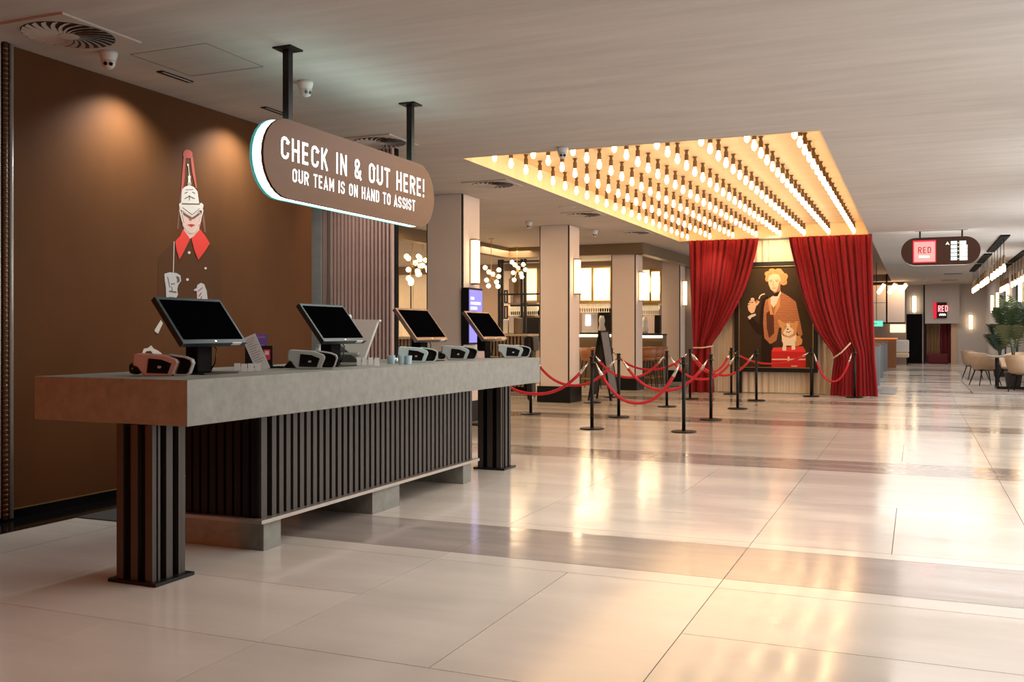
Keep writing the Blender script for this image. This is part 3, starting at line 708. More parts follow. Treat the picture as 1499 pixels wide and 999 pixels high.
# ------------------------------------------------------------------ rope barriers
posts = {}
def stanchion(key, x, y, label):
    if not posts:
        r = thing('stanchion', (x, y, 0), label, 'stanchion', 'black rope stanchions')
        MB().lathe([(.165, 0), (.165, .012), (.15, .02), (.03, .026), (.03, .028)], n=28).build('base', 'black', r)
        MB().lathe([(.024, .026), (.024, .91)], n=16).build('post', 'black', r, smooth=True)
        MB().lathe([(.030, .905), (.030, .925), (.026, .93), (.026, .955), (.034, .96), (.034, .975), (.02, .98)], n=16).build('cap', 'black', r)
        MB().lathe([(.045, .885), (.05, .89), (.05, .897), (.045, .902)], n=16).build('hook_ring', 'black_metal', r)
        posts['_'] = r
    else: r = dup(posts['_'], (x, y, 0), label=label)
    posts[key] = Vector((x, y, 0.893))
stanchion('B', -4.02, 12.33, 'black stanchion nearest the counter end, front left')
stanchion('E', -2.79, 12.4, 'black stanchion nearest the camera, front right of the queue')
stanchion('O', -5.65, 12.3, 'black stanchion almost hidden behind the counter leg')
stanchion('A', -5.65, 14.2, 'black stanchion rising just behind the far counter corner')
stanchion('D', -4.20, 14.2, 'black stanchion in the second row, in front of third pillar')
stanchion('F', -2.81, 14.3, 'black stanchion in the second row, right of the nearest one')
stanchion('C', -5.50, 16.9, 'black stanchion beside the leaning board')
stanchion('G', -4.01, 16.5, 'black stanchion in front of the farthest pillar')
stanchion('K', -2.79, 16.5, 'black stanchion at the left edge of the portrait, nearer one')
stanchion('H', -5.65, 18.6, 'black stanchion left in front of the third pillar, rear row')
stanchion('I', -4.06, 18.6, 'black stanchion in front of the left red curtain')
stanchion('L', -2.80, 18.65, 'black stanchion in front of the portrait man')
stanchion('J', -3.58, 20.4, 'black stanchion at the portrait left edge, rearmost')
stanchion('M', -1.96, 20.3, 'black stanchion at the right edge of the portrait')
stanchion('N', -1.13, 20.3, 'black stanchion in front of the right red curtain')
def rope(a, b, sag, label):
    A, B = posts[a], posts[b]; d = (B - A); d.z = 0; L = d.length; u = d.normalized(); A = A + u * .05; B = B - u * .05
    r = thing('barrier_rope', (A + B) / 2 - Vector((0, 0, sag)), label, 'rope', 'red barrier ropes'); o = r.location
    n = 26; P = []
    for i in range(n + 1):
        t = i / n; s = 2 * t - 1; P.append(A.lerp(B, t) - Vector((0, 0, sag * (1 - abs(s) ** 2.3))))
    k = 2
    m = MB(o); m.tube(P[k:-k], .021, 8); m.build('rope', 'rope_red', r, smooth=True)
    for seg in (P[:k + 1], P[-k - 1:]):
        MB(o).tube([seg[0], seg[1], seg[2]], [.006, .016, .026] if seg is not P[-k - 1:] and seg[0] == P[0] else [.026, .016, .006], 8).build('end_hook', 'chrome', r, smooth=True)
for a, b, s, lb in (('O', 'B', .44, 'red rope sagging from behind the counter to the front left stanchion'), ('B', 'E', .53, 'red rope between the two nearest stanchions'),
                    ('A', 'D', .42, 'red rope rising from the counter corner to the second row stanchion'), ('D', 'F', .47, 'red rope in second row, behind the nearest rope'),
                    ('C', 'G', .40, 'red rope sagging from the leaning board stanchion in front of the third pillar'), ('G', 'K', .40, 'red rope from the farthest-pillar stanchion to the portrait left edge'),
                    ('H', 'I', .33, 'red rope rear row, between third and farthest pillars'), ('I', 'L', .42, 'red rope crossing the portrait left edge to the middle stanchion'),
                    ('I', 'J', .40, 'short red rope in front of left curtain foot'), ('J', 'M', .24, 'red rope hanging across the foot of the portrait'),
                    ('M', 'N', .58, 'red rope hanging low in front of the right red curtain')):
    rope(a, b, s, lb)

# ------------------------------------------------------------------ curtains and portrait
def curtain(name, key, m, y0, amp, n_pleat, parent=None, nv=28, label=None, cat='curtain', seed=1):
    """key: list of (z, x_left, x_right)"""
    rr = random.Random(seed); ph = [rr.uniform(-.9, .9) for _ in range(40)]
    nu = n_pleat * 12; bm = MB((key[0][1], y0, 0)); grid = []
    zt, zb = key[0][0], key[-1][0]
    for j in range(nv + 1):
        z = zt + (zb - zt) * j / nv
        for (za, la, ra), (zc, lc, rc) in zip(key, key[1:]):
            if za >= z >= zc - 1e-6:
                t = (za - z) / (za - zc) if za != zc else 0; xl = la + (lc - la) * t; xr = ra + (rc - ra) * t; break
        wd = xr - xl; W0 = key[0][2] - key[0][1]; row = []
        for i in range(nu + 1):
            u = i / nu; a = 2 * PI * n_pleat * u + 0.6 * math.sin(5 * u + seed) 
            k = amp * (0.55 + 0.45 * math.sin(17 * u + seed * 3)) * (0.8 + .5 * (1 - wd / W0))
            dy = k * math.sin(a) + 0.12 * amp * math.sin(2.3 * a + 1)
            row.append(bm.bm.verts.new(Vector((xl + wd * u + .3 * k * math.cos(a), y0 + dy, z)) - bm.o))
        grid.append(row)
    for A, B in zip(grid, grid[1:]):
        for i in range(nu): bm.bm.faces.new((A[i], A[i + 1], B[i + 1], B[i]))
    return bm
def kx(Y, pts, y=20.8):   # helper from close-up picture coordinates to metres
    out = []
    for (xl, xr, yy) in pts:
        a = aty(990 + xl / 3.7, 330 + yy / 3.7, y); b = aty(990 + xr / 3.7, 330 + yy / 3.7, y); out.append((a.z, a.x, b.x))
    return out
def smoothkeys(k, n=5):
    out = []
    for i in range(len(k) - 1):
        p0, p1, p2, p3 = k[max(i - 1, 0)], k[i], k[i + 1], k[min(i + 2, len(k) - 1)]
        for s in range(n):
            t = s / n; z = p1[0] + (p2[0] - p1[0]) * t; v = [z]
            for c in (1, 2): v.append(0.5 * (2 * p1[c] + (p2[c] - p0[c]) * t + (2 * p0[c] - 5 * p1[c] + 4 * p2[c] - p3[c]) * t * t + (3 * p1[c] - p0[c] - 3 * p2[c] + p3[c]) * t ** 3))
            out.append(tuple(v))
    out.append(k[-1]); return out
CT = CZ - .01
def curtains():
    r = thing('red_curtain', (-4.4, 20.62, 0), 'left red velvet curtain gathered by a pale tie', 'curtain', 'red stage curtains'); o = r.location
    k = kx(0, [(65, 445, 88), (68, 420, 200), (73, 372, 350), (80, 305, 480), (88, 240, 580), (95, 187, 660)], 20.62); k[0] = (CT, k[0][1], k[0][2])
    k2 = kx(0, [(95, 187, 660), (86, 190, 720), (74, 200, 800), (66, 205, 893)], 20.62); k2[-1] = (0.012, k2[-1][1], k2[-1][2])
    m = curtain('c', smoothkeys(k) + smoothkeys(k2)[1:], 'red_velvet', 20.62, .10, 12, seed=2, nv=44); q = m.build('velvet', 'red_velvet', None, smooth=True); q.parent = r; q.location = m.o - o if False else Vector((k[0][1], 20.62, 0)) - o
    a, b = aty(990 + 92 / 3.7, 330 + 664 / 3.7, 20.5), aty(990 + 190 / 3.7, 330 + 656 / 3.7, 20.5)
    MB(o).tube([a + Vector((-.02, .14, .01)), a, (a + b) / 2 + Vector((0, -.02, -.015)), b, b + Vector((.02, .14, .01))], .016, 8).build('tie', 'cream_drape', r, smooth=True)
    r = thing('red_curtain', (-1.4, 20.62, 0), 'right red velvet curtain, wider, gathered by a slanting tie', 'curtain', 'red stage curtains'); o = r.location
    k = kx(0, [(605, 1055, 65), (640, 1058, 220), (690, 1062, 420), (758, 1066, 580), (850, 1070, 715)], 20.62); k[0] = (CT, k[0][1], k[0][2])
    k2 = kx(0, [(850, 1070, 715), (838, 1078, 800), (828, 1086, 918)], 20.62); k2[-1] = (0.012, k2[-1][1], k2[-1][2])
    m = curtain('c', smoothkeys(k) + smoothkeys(k2)[1:], 'red_velvet', 20.62, .11, 13, seed=5, nv=44); q = m.build('velvet', 'red_velvet', None, smooth=True); q.parent = r; q.location = Vector((k[0][1], 20.62, 0)) - o
    a, b = aty(990 + 850 / 3.7, 330 + 720 / 3.7, 20.5), aty(990 + 942 / 3.7, 330 + 640 / 3.7, 20.5)
    MB(o).tube([a + Vector((-.02, .16, .0)), a, (a + b) / 2 + Vector((0, -.02, -.03)), b, b + Vector((.0, .1, .01))], .016, 8).build('tie', 'cream_drape', r, smooth=True)
    m = curtain('c', [(CT, -4.52, -0.90), (0.012, -4.52, -0.90)], 'cream_drape', 21.12, .035, 26, seed=9, nv=6); q = m.build('cream_backdrop', 'cream_drape', smooth=True); q.location = (-4.52, 21.12, 0)
    tag(q, 'cream pleated backdrop curtain behind the framed portrait', 'curtain')
curtains()
def portrait():
    Y = 20.93; r = thing('framed_portrait', (-2.73, Y, 0.47), 'dark framed portrait of man with pipe, corgi and red suitcase', 'picture'); o = r.location
    x0, x1, z0, z1 = -3.60, -1.885, 0.46, 2.80; f = .09
    MB(o).box(x0, x1, Y, Y + .03, z0, z1).build('print', 'pr_back', r)
    for a in ((x0, x1, z1 - f, z1), (x0, x1, z0, z0 + f), (x0, x0 + f, z0 + f, z1 - f), (x1 - f, x1, z0 + f, z1 - f)): MB(o).box(a[0], a[1], Y - .05, Y, a[2], a[3]).build('frame_bar', 'black', r, bevel=.006)
    g = .012
    for a in ((x0 + f, x1 - f, z1 - f - g, z1 - f), (x0 + f, x1 - f, z0 + f, z0 + f + g), (x0 + f, x0 + f + g, z0 + f + g, z1 - f - g), (x1 - f - g, x1 - f, z0 + f + g, z1 - f - g)): MB(o).box(a[0], a[1], Y - .03, Y, a[2], a[3]).build('inner_trim', 'brass', r)
    for x in (x0 + .12, x1 - .12): MB(o).box(x - .03, x + .03, Y - .02, Y + .06, 0, z0).build('foot', 'black', r)
    MB(o).box(x0 + .1, x1 - .1, Y - .005, Y, z1 - f - .001, z1 - f).build('top_lamp_strip', 'brass', r)
    yy = Y - .001
    def W(X, Yp): p = aty(1070 + X / 5.554, 380 + Yp / 5.554, Y); return (p.x, p.z)
    def poly(name, m, lists, lift):
        b = MB(o)
        for i, L in enumerate(lists): b.prism([(W(*q)[0], Y - lift - .0007 * (i % 8) / 8, W(*q)[1]) for q in L], (0, .0006, 0))
        b.build(name, m, r)
    def ell(cx, cy, rx, ry, n=16): return [(cx + rx * math.cos(2 * PI * i / n), cy + ry * math.sin(2 * PI * i / n)) for i in range(n)]
    def line(p, q, w):
        d = Vector((q[0] - p[0], q[1] - p[1])).normalized(); n = Vector((-d.y, d.x)) * w / 2
        return [(p[0] - n.x, p[1] - n.y), (q[0] - n.x, q[1] - n.y), (q[0] + n.x, q[1] + n.y), (p[0] + n.x, p[1] + n.y)]
    def strip(pts, w): return [line(a, b, w) for a, b in zip(pts, pts[1:])]
    poly('cloak', 'pr_dark', [[(300, 290), (255, 320), (238, 430), (228, 530), (176, 470), (140, 505), (205, 600), (250, 620), (240, 870), (335, 870), (335, 600), (330, 400)]], .003)
    poly('jacket', 'pr_tweed', [[(268, 395), (282, 330), (335, 300), (405, 262), (470, 300), (528, 345), (548, 440), (566, 520), (582, 610), (560, 640), (520, 560), (440, 520), (390, 560), (370, 660), (320, 690), (272, 640), (262, 520)]], .005)
    poly('vest', 'pr_vest', [[(288, 440), (338, 395), (350, 480), (352, 600), (310, 640), (292, 560)]], .007)
    poly('lapel', 'pr_tan', [[(300, 330), (330, 310), (330, 380), (345, 450), (320, 450)], [(372, 330), (400, 300), (398, 380), (350, 460)]], .008)
    poly('shirt', 'pr_shirt', [[(322, 310), (352, 292), (404, 254), (408, 275), (385, 320), (372, 360), (345, 392), (324, 360)]], .009)
    poly('cravat', 'pr_dark', [[(345, 280), (400, 256), (380, 300), (350, 300)]], .010)
    poly('hair', 'pr_hair', [[(292, 170), (282, 130), (300, 100), (335, 88), (372, 84), (410, 98), (446, 124), (456, 160), (446, 196), (424, 212), (404, 200), (395, 150), (330, 120), (308, 150)], ell(298, 118, 24, 22, 10), ell(438, 138, 26, 26, 10), ell(432, 186, 26, 24, 10), ell(335, 92, 28, 18, 10), ell(388, 92, 30, 18, 10), ell(296, 158, 18, 24, 10), ell(412, 116, 22, 22, 10)], .009)
    poly('neck', 'pr_skin2', [[(345, 225), (402, 215), (402, 262), (352, 290)]], .0095)
    poly('face', 'pr_skin', [[(304, 160), (312, 132), (345, 118), (385, 122), (404, 150), (407, 195), (396, 232), (368, 262), (345, 262), (322, 240), (306, 200)]], .011)
    poly('hair_shade', 'pr_skin2', [line((300, 130), (330, 108), 5), line((350, 98), (385, 104), 5), line((420, 120), (440, 150), 5), line((446, 170), (428, 196), 5), line((404, 130), (412, 160), 6)], .0108)
    poly('face_shading', 'pr_skin2', [line((312, 172), (338, 170), 5), line((360, 170), (390, 170), 5), line((346, 180), (340, 208), 4), line((338, 212), (356, 212), 4), line((334, 234), (366, 233), 6), [(398, 170), (407, 195), (396, 232), (368, 262), (384, 222), (392, 190)]], .012)
    poly('eye', 'pr_dark', [ell(326, 180, 6, 3, 8), ell(374, 180, 6, 3, 8)], .0125)
    poly('hand', 'pr_skin', [[(150, 370), (190, 345), (215, 350), (204, 385), (190, 430), (168, 440), (146, 420), (138, 395)]], .008)
    poly('finger', 'pr_skin', strip([(150, 345), (178, 338), (195, 345)], 13) + strip([(140, 362), (170, 358), (195, 362)], 13) + strip([(136, 380), (165, 378), (192, 380)], 13) + strip([(140, 398), (165, 398), (188, 398)], 12) + strip([(205, 372), (222, 352), (228, 340)], 14) + [ell(176, 325, 16, 14, 10)], .009)
    poly('cuff', 'pr_shirt', [[(136, 468), (160, 452), (200, 440), (204, 455), (165, 474), (158, 488), (148, 486)]], .010)
    poly('pipe', 'pr_shirt', strip([(228, 322), (236, 300), (250, 287), (276, 280)], 9), .011)
    poly('pipe_bowl', 'pr_skin2', [ell(214, 345, 14, 16, 10)], .0085)
    poly('suitcase', 'pr_case', [[(330, 745), (330, 878), (608, 878), (608, 745)]], .006)
    poly('suitcase_lid', 'pr_case2', [[(330, 748), (345, 718), (585, 706), (608, 745), (606, 752)]], .007)
    poly('suitcase_trim', 'pr_gold', [[(332, 808), (332, 818), (608, 818), (608, 808)], [(462, 790), (476, 790), (478, 840), (460, 840)], line((490, 868), (540, 868), 7)], .008)
    poly('dog_body', 'pr_tan', [[(420, 620), (500, 610), (560, 625), (582, 655), (576, 690), (540, 705), (430, 700), (412, 660)]], .009)
    poly('dog_leg', 'pr_fur', [[(424, 640), (450, 640), (450, 742), (422, 742), (416, 730), (424, 700)], [(492, 650), (520, 650), (524, 732), (494, 736)]], .011)
    poly('dog_chest', 'pr_fur', [[(410, 600), (430, 628), (480, 640), (520, 620), (532, 590), (530, 660), (500, 700), (450, 700), (418, 670)]], .010)
    poly('dog_ear', 'pr_tan', [[(378, 490), (400, 492), (434, 518), (444, 545), (416, 565), (396, 545)], [(505, 520), (535, 500), (548, 500), (545, 540), (530, 565)]], .011)
    poly('dog_head', 'pr_tan', [[(412, 560), (436, 520), (475, 508), (515, 520), (538, 560), (532, 600), (500, 622), (470, 628), (430, 615), (410, 595)]], .012)
    poly('dog_face', 'pr_fur', [[(452, 520), (478, 525), (484, 550), (512, 575), (505, 605), (470, 625), (425, 605), (432, 580), (456, 555)]], .013)
    poly('dog_feature', 'pr_dark', [ell(462, 568, 8, 6, 8), ell(440, 548, 4, 4, 8), ell(488, 548, 4, 4, 8), line((448, 588), (470, 594), 5), line((470, 594), (488, 584), 5)], .014)
portrait()

# ------------------------------------------------------------------ ceiling fittings
def vent(x0, x1, y0, y1, label, n=24):
    cx, cy = (x0 + x1) / 2, (y0 + y1) / 2; R = min(x1 - x0, y1 - y0) / 2 * .93
    r = thing('swirl_vent', (cx, cy, CZ), label, 'vent', 'swirl ceiling vents')
    MB().box(x0 - cx, x1 - cx, y0 - cy, y1 - cy, -.014, 0).build('plate', 'vent_white', r, bevel=.002)
    MB().lathe([(R, -.0155), (R, -.0142)], n=40).build('opening', 'vent_dark', r)
    base = None
    for k in range(n):
        a = 2 * PI * k / n
        if base is None:
            b = MB(); P = []; w0, w1 = .018, .036
            for j in range(5):
                t = j / 4; rad = R * (.2 + .78 * t); an = .55 * t; wd = (w0 + (w1 - w0) * t) * R / .3
                c = Vector((rad * math.cos(an), rad * math.sin(an))); q = Vector((-math.sin(an), math.cos(an))) * wd / 2; P.append((c - q, c + q))
            for (p, q), (p2, q2) in zip(P, P[1:]): b.prism([(p.x, p.y, -.024), (p2.x, p2.y, -.024), (q2.x, q2.y, -.016), (q.x, q.y, -.016)], (0, 0, .002))
            base = b.build('blade', 'vent_white', r)
        else: c = base.copy(); C.objects.link(c); c.parent = r; c.rotation_euler = (0, 0, a)
    MB().lathe([(R * .22, -.025), (R * .22, -.016)], n=20).build('hub', 'vent_white', r)
    return r
vent(-5.50, -4.88, 4.41, 5.07, 'square swirl vent at the upper left corner')
vent(-5.44, -4.85, 8.37, 8.98, 'square swirl vent behind the check-in sign')
vent(-5.55, -4.90, 11.45, 12.05, 'square swirl vent left of the bulb recess near end', 20)
vent(-5.45, -4.85, 15.0, 15.7, 'square swirl vent left of the bulb recess middle', 16)
vent(-5.40, -4.85, 18.2, 18.9, 'square swirl vent left of the bulb recess far end', 14)
o = MB((-5.11, 14.4, CZ)).lathe([(.13, -.012), (.14, -.002), (.14, 0)], (-5.11, 14.4, CZ), 24).build('ceiling_speaker', 'vent_white'); tag(o, 'small round ceiling disc between two swirl vents', 'vent')
def dome_cam(x, y, label, rz, sc=1):
    r = thing('dome_camera', (x, y, CZ), label, 'camera', 'white security cameras on the ceiling', rz); r.scale = (sc,) * 3
    MB().lathe([(.062, -.0), (.062, -.02), (.050, -.065), (.046, -.07)], n=20).build('housing', 'camera_white', r, smooth=True)
    MB().lathe([(.0, -.045), (.025, -.042), (.042, -.022), (.047, 0), (.042, .022), (.02, .043), (0, .045)], (0, -.008, -.080), 18, Matrix.Rotation(PI / 2 + .5, 4, 'X'), cap=False).build('ball', 'camera_white', r, smooth=True)
    for s in (-1, 1): MB().lathe([(.0, .046), (.012, .045), (.014, .038)], (s * .018, -.012, -.085), 12, Matrix.Rotation(PI / 2 + .25, 4, 'X'), cap=False).build('lens', 'black_gloss', r)
dome_cam(-5.28, 5.17, 'white dome camera near the upper left vent', .75)
dome_cam(-4.46, 6.38, 'white dome camera behind the sign post', 1.1)
dome_cam(-3.50, 9.72, 'white dome camera at the near edge of the bulb recess', .4)
dome_cam(-6.4, 16.0, 'white ceiling camera beside the second pillar', .4, 1.0)
dome_cam(-5.75, 17.8, 'white ceiling camera right of the second pillar', .4, 1.1)
for x, y, lb in ((-5.30, 5.86, 'slot downlight nearest the camera on the left ceiling'), (-5.30, 7.12, 'slot downlight beside the glowing sign rim')):
    r = thing('slot_downlight', (x, y, CZ), lb, 'downlight', 'black slot downlights')
    MB().box(-.03, .03, -.17, .17, -.008, 0).build('housing', 'black', r); MB().box(.008, .02, -.15, .15, -.0095, -.008).build('trim_strip', 'white_card', r)
# access hatch
hm = MB((-4.84, 5.6, CZ))
for a in ((-5.18, -4.50, 5.27, 5.272), (-5.18, -4.50, 5.9, 5.902), (-5.18, -5.178, 5.27, 5.9), (-4.502, -4.50, 5.27, 5.9)): hm.box(*a, CZ - .002, CZ)
tag(hm.build('access_hatch', 'vent_dark'), 'faint square access hatch outline on the ceiling by the slot downlight', 'hatch')
for px, py, lb in ((1370, 411, 'small round smoke detector on the far ceiling'), (1353, 409, 'tiny dark ceiling spot, left of the smoke detector')):
    p = atz(px, py, CZ); tag(MB((p.x, p.y, CZ)).lathe([(.07, -.05), (.10, -.03), (.10, 0)], (p.x, p.y, CZ), 14).build('smoke_detector', 'camera_white'), lb, 'detector', 'round ceiling fittings far back')
for px, py, lb in ((1395, 401, 'dark slot in the far ceiling, nearer one'), (1390, 410, 'dark slot in the far ceiling, farther one')):
    p = atz(px, py, CZ); tag(MB((p.x, p.y, CZ)).box(p.x - .28, p.x + .28, p.y - .1, p.y + .1, CZ - .01, CZ).build('ceiling_slot', 'vent_dark'), lb, 'vent', 'dark slots in the far ceiling')

# ------------------------------------------------------------------ hanging red sign
def red_sign():
    Y = 20.42; r = thing('hanging_sign', (.43, Y, CZ), 'dark pill-shaped hanging sign with pink RED square and lit rows', 'sign'); o = r.location
    P = lambda X, Yp: aty(1300 + X / 9.993, 340 + Yp / 10, Y)
    a, b = P(190, 280), P(1355, 280); zt, zb = P(770, 72).z, P(770, 482).z; R = (zt - zb) / 2; zc = (zt + zb) / 2
    def stad(y, g=0, n=14):
        rr = R - g; pts = []
        for i in range(n + 1): t = PI / 2 + PI * i / n; pts.append((a.x + R + rr * math.cos(t), y, zc + rr * math.sin(t)))
        for i in range(n + 1): t = -PI / 2 + PI * i / n; pts.append((b.x - R + rr * math.cos(t), y, zc + rr * math.sin(t)))
        return pts
    MB(o).prism(stad(Y), (0, .02, 0)).build('face_panel', 'sign_dark', r)
    MB(o).prism(stad(Y + .02, .004), (0, .09, 0)).build('glowing_rim', 'rim_white', r)
    def rect(x0, y0, x1, y1, m, name, lift):
        p, q = P(x0, y0), P(x1, y1); return MB(o).box(p.x, q.x, Y - lift, Y - lift + .001, q.z, p.z).build(name, m, r)
    rect(365, 128, 700, 442, 'red_edge', 'red_surround', .0015); rect(380, 147, 688, 430, 'pink_lit', 'logo_square', .003)
    p, q = P(438, 312), P(632, 312); t = P(438, 220).z - p.z
    lettering(o, r, 'sign_red_text', 'RED', (p.x, Y - .005, p.z), (1, 0, 0), (0, 0, 1), t, q.x - p.x, lift=(0, -.0004, 0))
    m = MB(o); pts = [P(450 + k * 9, 360 + (12 if k % 2 else -12)) for k in range(18)]
    for u, v in zip(pts, pts[1:]): m.prism([(u.x, Y - .005, u.z - .012), (v.x, Y - .005, v.z - .012), (v.x, Y - .005, v.z + .012), (u.x, Y - .005, u.z + .012)], (0, .001, 0))
    m.build('script_line', 'neon', r)
    for k in range(5):
        y = 128 + k * 58; sk = 4 * k
        rect(918, y + 5, 1010, y + 50, 'row_glow', 'lit_row', .003); rect(1045, y, (1142 if k == 0 else 1162), y + 50, 'row_glow', 'lit_row', .003); rect(1022, y + 22, 1034, y + 34, 'row_glow', 'lit_dot', .003)
    p = [P(870, 140), P(898, 188), P(870, 172), P(842, 188)]
    MB(o).prism([(v.x, Y - .003, v.z) for v in p], (0, .001, 0)).build('arrow', 'neon', r)
    for x in (.07, .82):
        MB(o).box(x - .015, x + .015, Y + .02, Y + .05, zt - .02, CZ - .01).build('hanging_rod', 'black', r)
    MB(o).box(-.02, .92, Y, Y + .08, CZ - .012, CZ).build('ceiling_rail', 'steel', r)
red_sign()

# ------------------------------------------------------------------ far end of the hall
def far_end():
    Y = BY
    P = lambda px, py, y=Y: aty(px, py, y)
    # wall pieces around the portal
    x0, x1 = P(1354, 500).x, P(1393, 500).x; zt = P(1370, 474).z
    xa, xb = P(1327, 500).x, P(1350, 500).x; 
    m = MB(); m.box(xa - .02, x0, Y, Y + .3, 0, CZ); m.box(x0, x1, Y, Y + .3, zt, CZ); m.box(x1, WR + .2, Y, Y + .3, 0, CZ)
    struct(m.build('wall_far', 'pale_wall'), 'pale wall at the far end of the hall')
    struct(MB().box(x1 - .02, x1 + .2, Y - .06, Y + .3, 0, zt).build('trim_8', 'wood_pale'), 'pale wooden jamb of the far portal')
    struct(MB().box(x0 - .06, x0, Y - .02, Y + .05, 0, CZ).build('trim_9', 'black'))
    struct(MB().box(xa - .09, xa - .02, Y - .02, Y + .05, 0, CZ).build('trim_10', 'black'))
    # box panel above the portal
    zb = P(1354, 474).z; q = P(1404, 474).x
    struct(MB().box(x0, q, Y - .35, Y, zb, CZ - .003).build('trim_11', 'pale_wall'), 'pale projecting panel above the far portal')
    # black tall panel and its sconce
    z = P(1340, 460).z
    tag(MB((xa, Y - .08, 0)).box(xa, xb, Y - .10, Y - .02, 0.02, z).build('black_display', 'black_matte'), 'tall black blank panel on the far wall left of the portal', 'display')
    sconce(((xa + xb) / 2, Y, 2.3), P(1340, 457).z, P(1340, 434).z, 'lit sconce above the tall black panel', nx=0)
    sconce((P(1421, 470).x, Y, 1.6), P(1421, 482).z, P(1421, 462).z, 'low lit sconce on the far right wall near the chairs', nx=0)
    # portal interior
    struct(MB().box(x0 - .1, x1 + .1, Y + 1.9, Y + 2.0, 0, CZ).build('wall_portal', 'dark_red'))
    m = curtain('c', [(zt, x0 + .05, x1 - .45), (0.02, x0 + .05, x1 - .45)], 'door_curtain', Y + .5, .05, 12, nv=3, seed=3); q = m.build('portal_curtain', 'door_curtain', smooth=True); q.location = (x0 + .05, Y + .5, 0); tag(q, 'brown pleated curtain inside the far portal', 'curtain')
    m = curtain('c', [(zt, x1 - .42, x1), (0.02, x1 - .42, x1)], 'dark_red', Y + .42, .04, 5, nv=3, seed=3); q = m.build('portal_curtain', 'dark_red', smooth=True); q.location = (x1 - .42, Y + .42, 0); tag(q, 'dark red curtain at the right of the far portal', 'curtain')
    tag(MB((x0 + .3, Y + .2, 0)).box(x0 + .08, x0 + .9, Y + .1, Y + .42, 0.001, .42).build('red_bench', 'dark_red', bevel=.05), 'low dark red bench inside the far portal', 'bench')
    # wall sign RED
    a, b = P(1371, 443, Y - .43), P(1386, 466, Y - .43)
    r = thing('wall_sign', ((a.x + b.x) / 2, Y - .37, (a.z + b.z) / 2), 'small dark wall sign reading RED above the far portal', 'sign'); o = r.location
    MB(o).box(a.x - .1, b.x, Y - .43, Y - .36, b.z, a.z).build('box', 'sign_dark', r)
    MB(o).box(a.x - .12, a.x - .0, Y - .44, Y - .43, b.z, a.z).build('red_edge', 'red_edge', r)
    lettering(o, r, 'red_neon', 'RED', (a.x + .06, Y - .445, (a.z + b.z) / 2 - .06), (1, 0, 0), (0, 0, 1), .26, .36, lift=(0, -.002, 0))
    m = MB(o)
    for k in range(7): m.box(a.x + .1 + k * .035, a.x + .13 + k * .035, Y - .446, Y - .444, b.z + .10 + (.02 if k % 2 else 0), b.z + .17 + (.02 if k % 2 else 0))
    m.build('script_line', 'neon', r)
    # cream panelled wall behind the lounge, left of the black panel
    YL = 40.6
    r = struct(MB((-3, YL, 0)).box(-9.0, P(1325, 400, YL).x, YL + .05, YL + .2, P(1300, 474, YL).z, CZ).build('wall_lounge', 'black'), 'cream panelled wall above the lounge')
    for (u0, v0, u1, v1) in ((1278, 418, 1297.5, 443), (1278, 444, 1297.5, 472), (1299, 418, 1324.5, 472)):
        p, q = P(u0 - (12 if u0 == 1278 else 0), v0, YL), P(u1, v1, YL); MB((-3, YL, 0)).box(p.x, q.x, YL, YL + .05, q.z, p.z).build('panel', 'cream_panel', r)
    p = P(1298, 400, YL - 1); tag(MB((p.x, YL - 1, 0)).tube([(p.x, YL - 1, 1.7), (p.x, YL - 1, 3.545)], .03, 6).build('hanging_rod', 'black'), 'thin black vertical rod in front of the cream lounge panels', 'rod')
    for px, lb in ((1290, 'left of three bright lamps above the lounge panels'), (1306, 'middle of three bright lamps above the lounge panels'), (1322, 'right of three bright lamps above the lounge panels')):
        p = P(px, 423, YL - .5); r = thing('tube_lamp', p, lb, 'lamp', 'bright lamps above the lounge'); r.rotation_euler = (0, .6, 0)
        MB().lathe([(.055, -.22), (.07, -.2), (.07, .2), (.055, .22)], n=12).build('glow_tube', 'tube_glow', r, smooth=True)
        MB().lathe([(.075, .2), (.075, .26)], n=12).build('end_cap', 'brass', r)
    # lounge below
    p, q = P(1302, 463 + 12, YL + 1), P(1325, 487, YL + 1)
    struct(MB().box(-9, P(1326, 400, YL).x, YL + 2.2, YL + 2.3, 0, CZ).build('wall_lounge_rear', 'greige'))
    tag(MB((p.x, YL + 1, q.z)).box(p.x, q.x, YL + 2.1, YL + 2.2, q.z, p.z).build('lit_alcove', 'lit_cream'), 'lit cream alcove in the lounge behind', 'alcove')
    p, q = P(1276, 493, 38), P(1301, 499, 38)
    r = thing('lounge_bar', ((p.x + q.x) / 2 - 1, 38, 0), 'orange-lit bar front in the lounge behind the grey partitions', 'bar counter'); o = r.location
    MB(o).box(p.x - 2, q.x + .25, 38, 38.5, 0, 1.05).build('front', 'leather_lit_orange', r); MB(o).box(p.x - 2, q.x + .3, 37.95, 38.55, 1.05, 1.1).build('top', 'amber_lit', r)  # top glows by itself in place of orange light falling on it
    p = P(1283, 474, 33); r = thing('exit_sign', (p.x, 33, p.z), 'green glowing exit sign beside the right curtain', 'sign'); MB().box(-.19, .19, 0, .04, -.09, .09).build('box', 'green_sign', r)
    MB().prism([(-.14, -.002, 0), (-.06, -.002, .05), (-.06, -.002, .018), (.03, -.002, .018), (.03, -.002, -.018), (-.06, -.002, -.018), (-.06, -.002, -.05)], (0, .002, 0)).build('arrow', 'white_card', r)
    MB().box(-.01, .01, .01, .03, .09, 3.545 - p.z).build('hanging_rod', 'black', r)
    # lounge armchair
    p = atz(1315, 533, 0)
    r = thing('armchair', (P(1317, 520, 41.6).x, 41.6, 0), 'pale armchair in the lounge beside the black panel', 'chair')
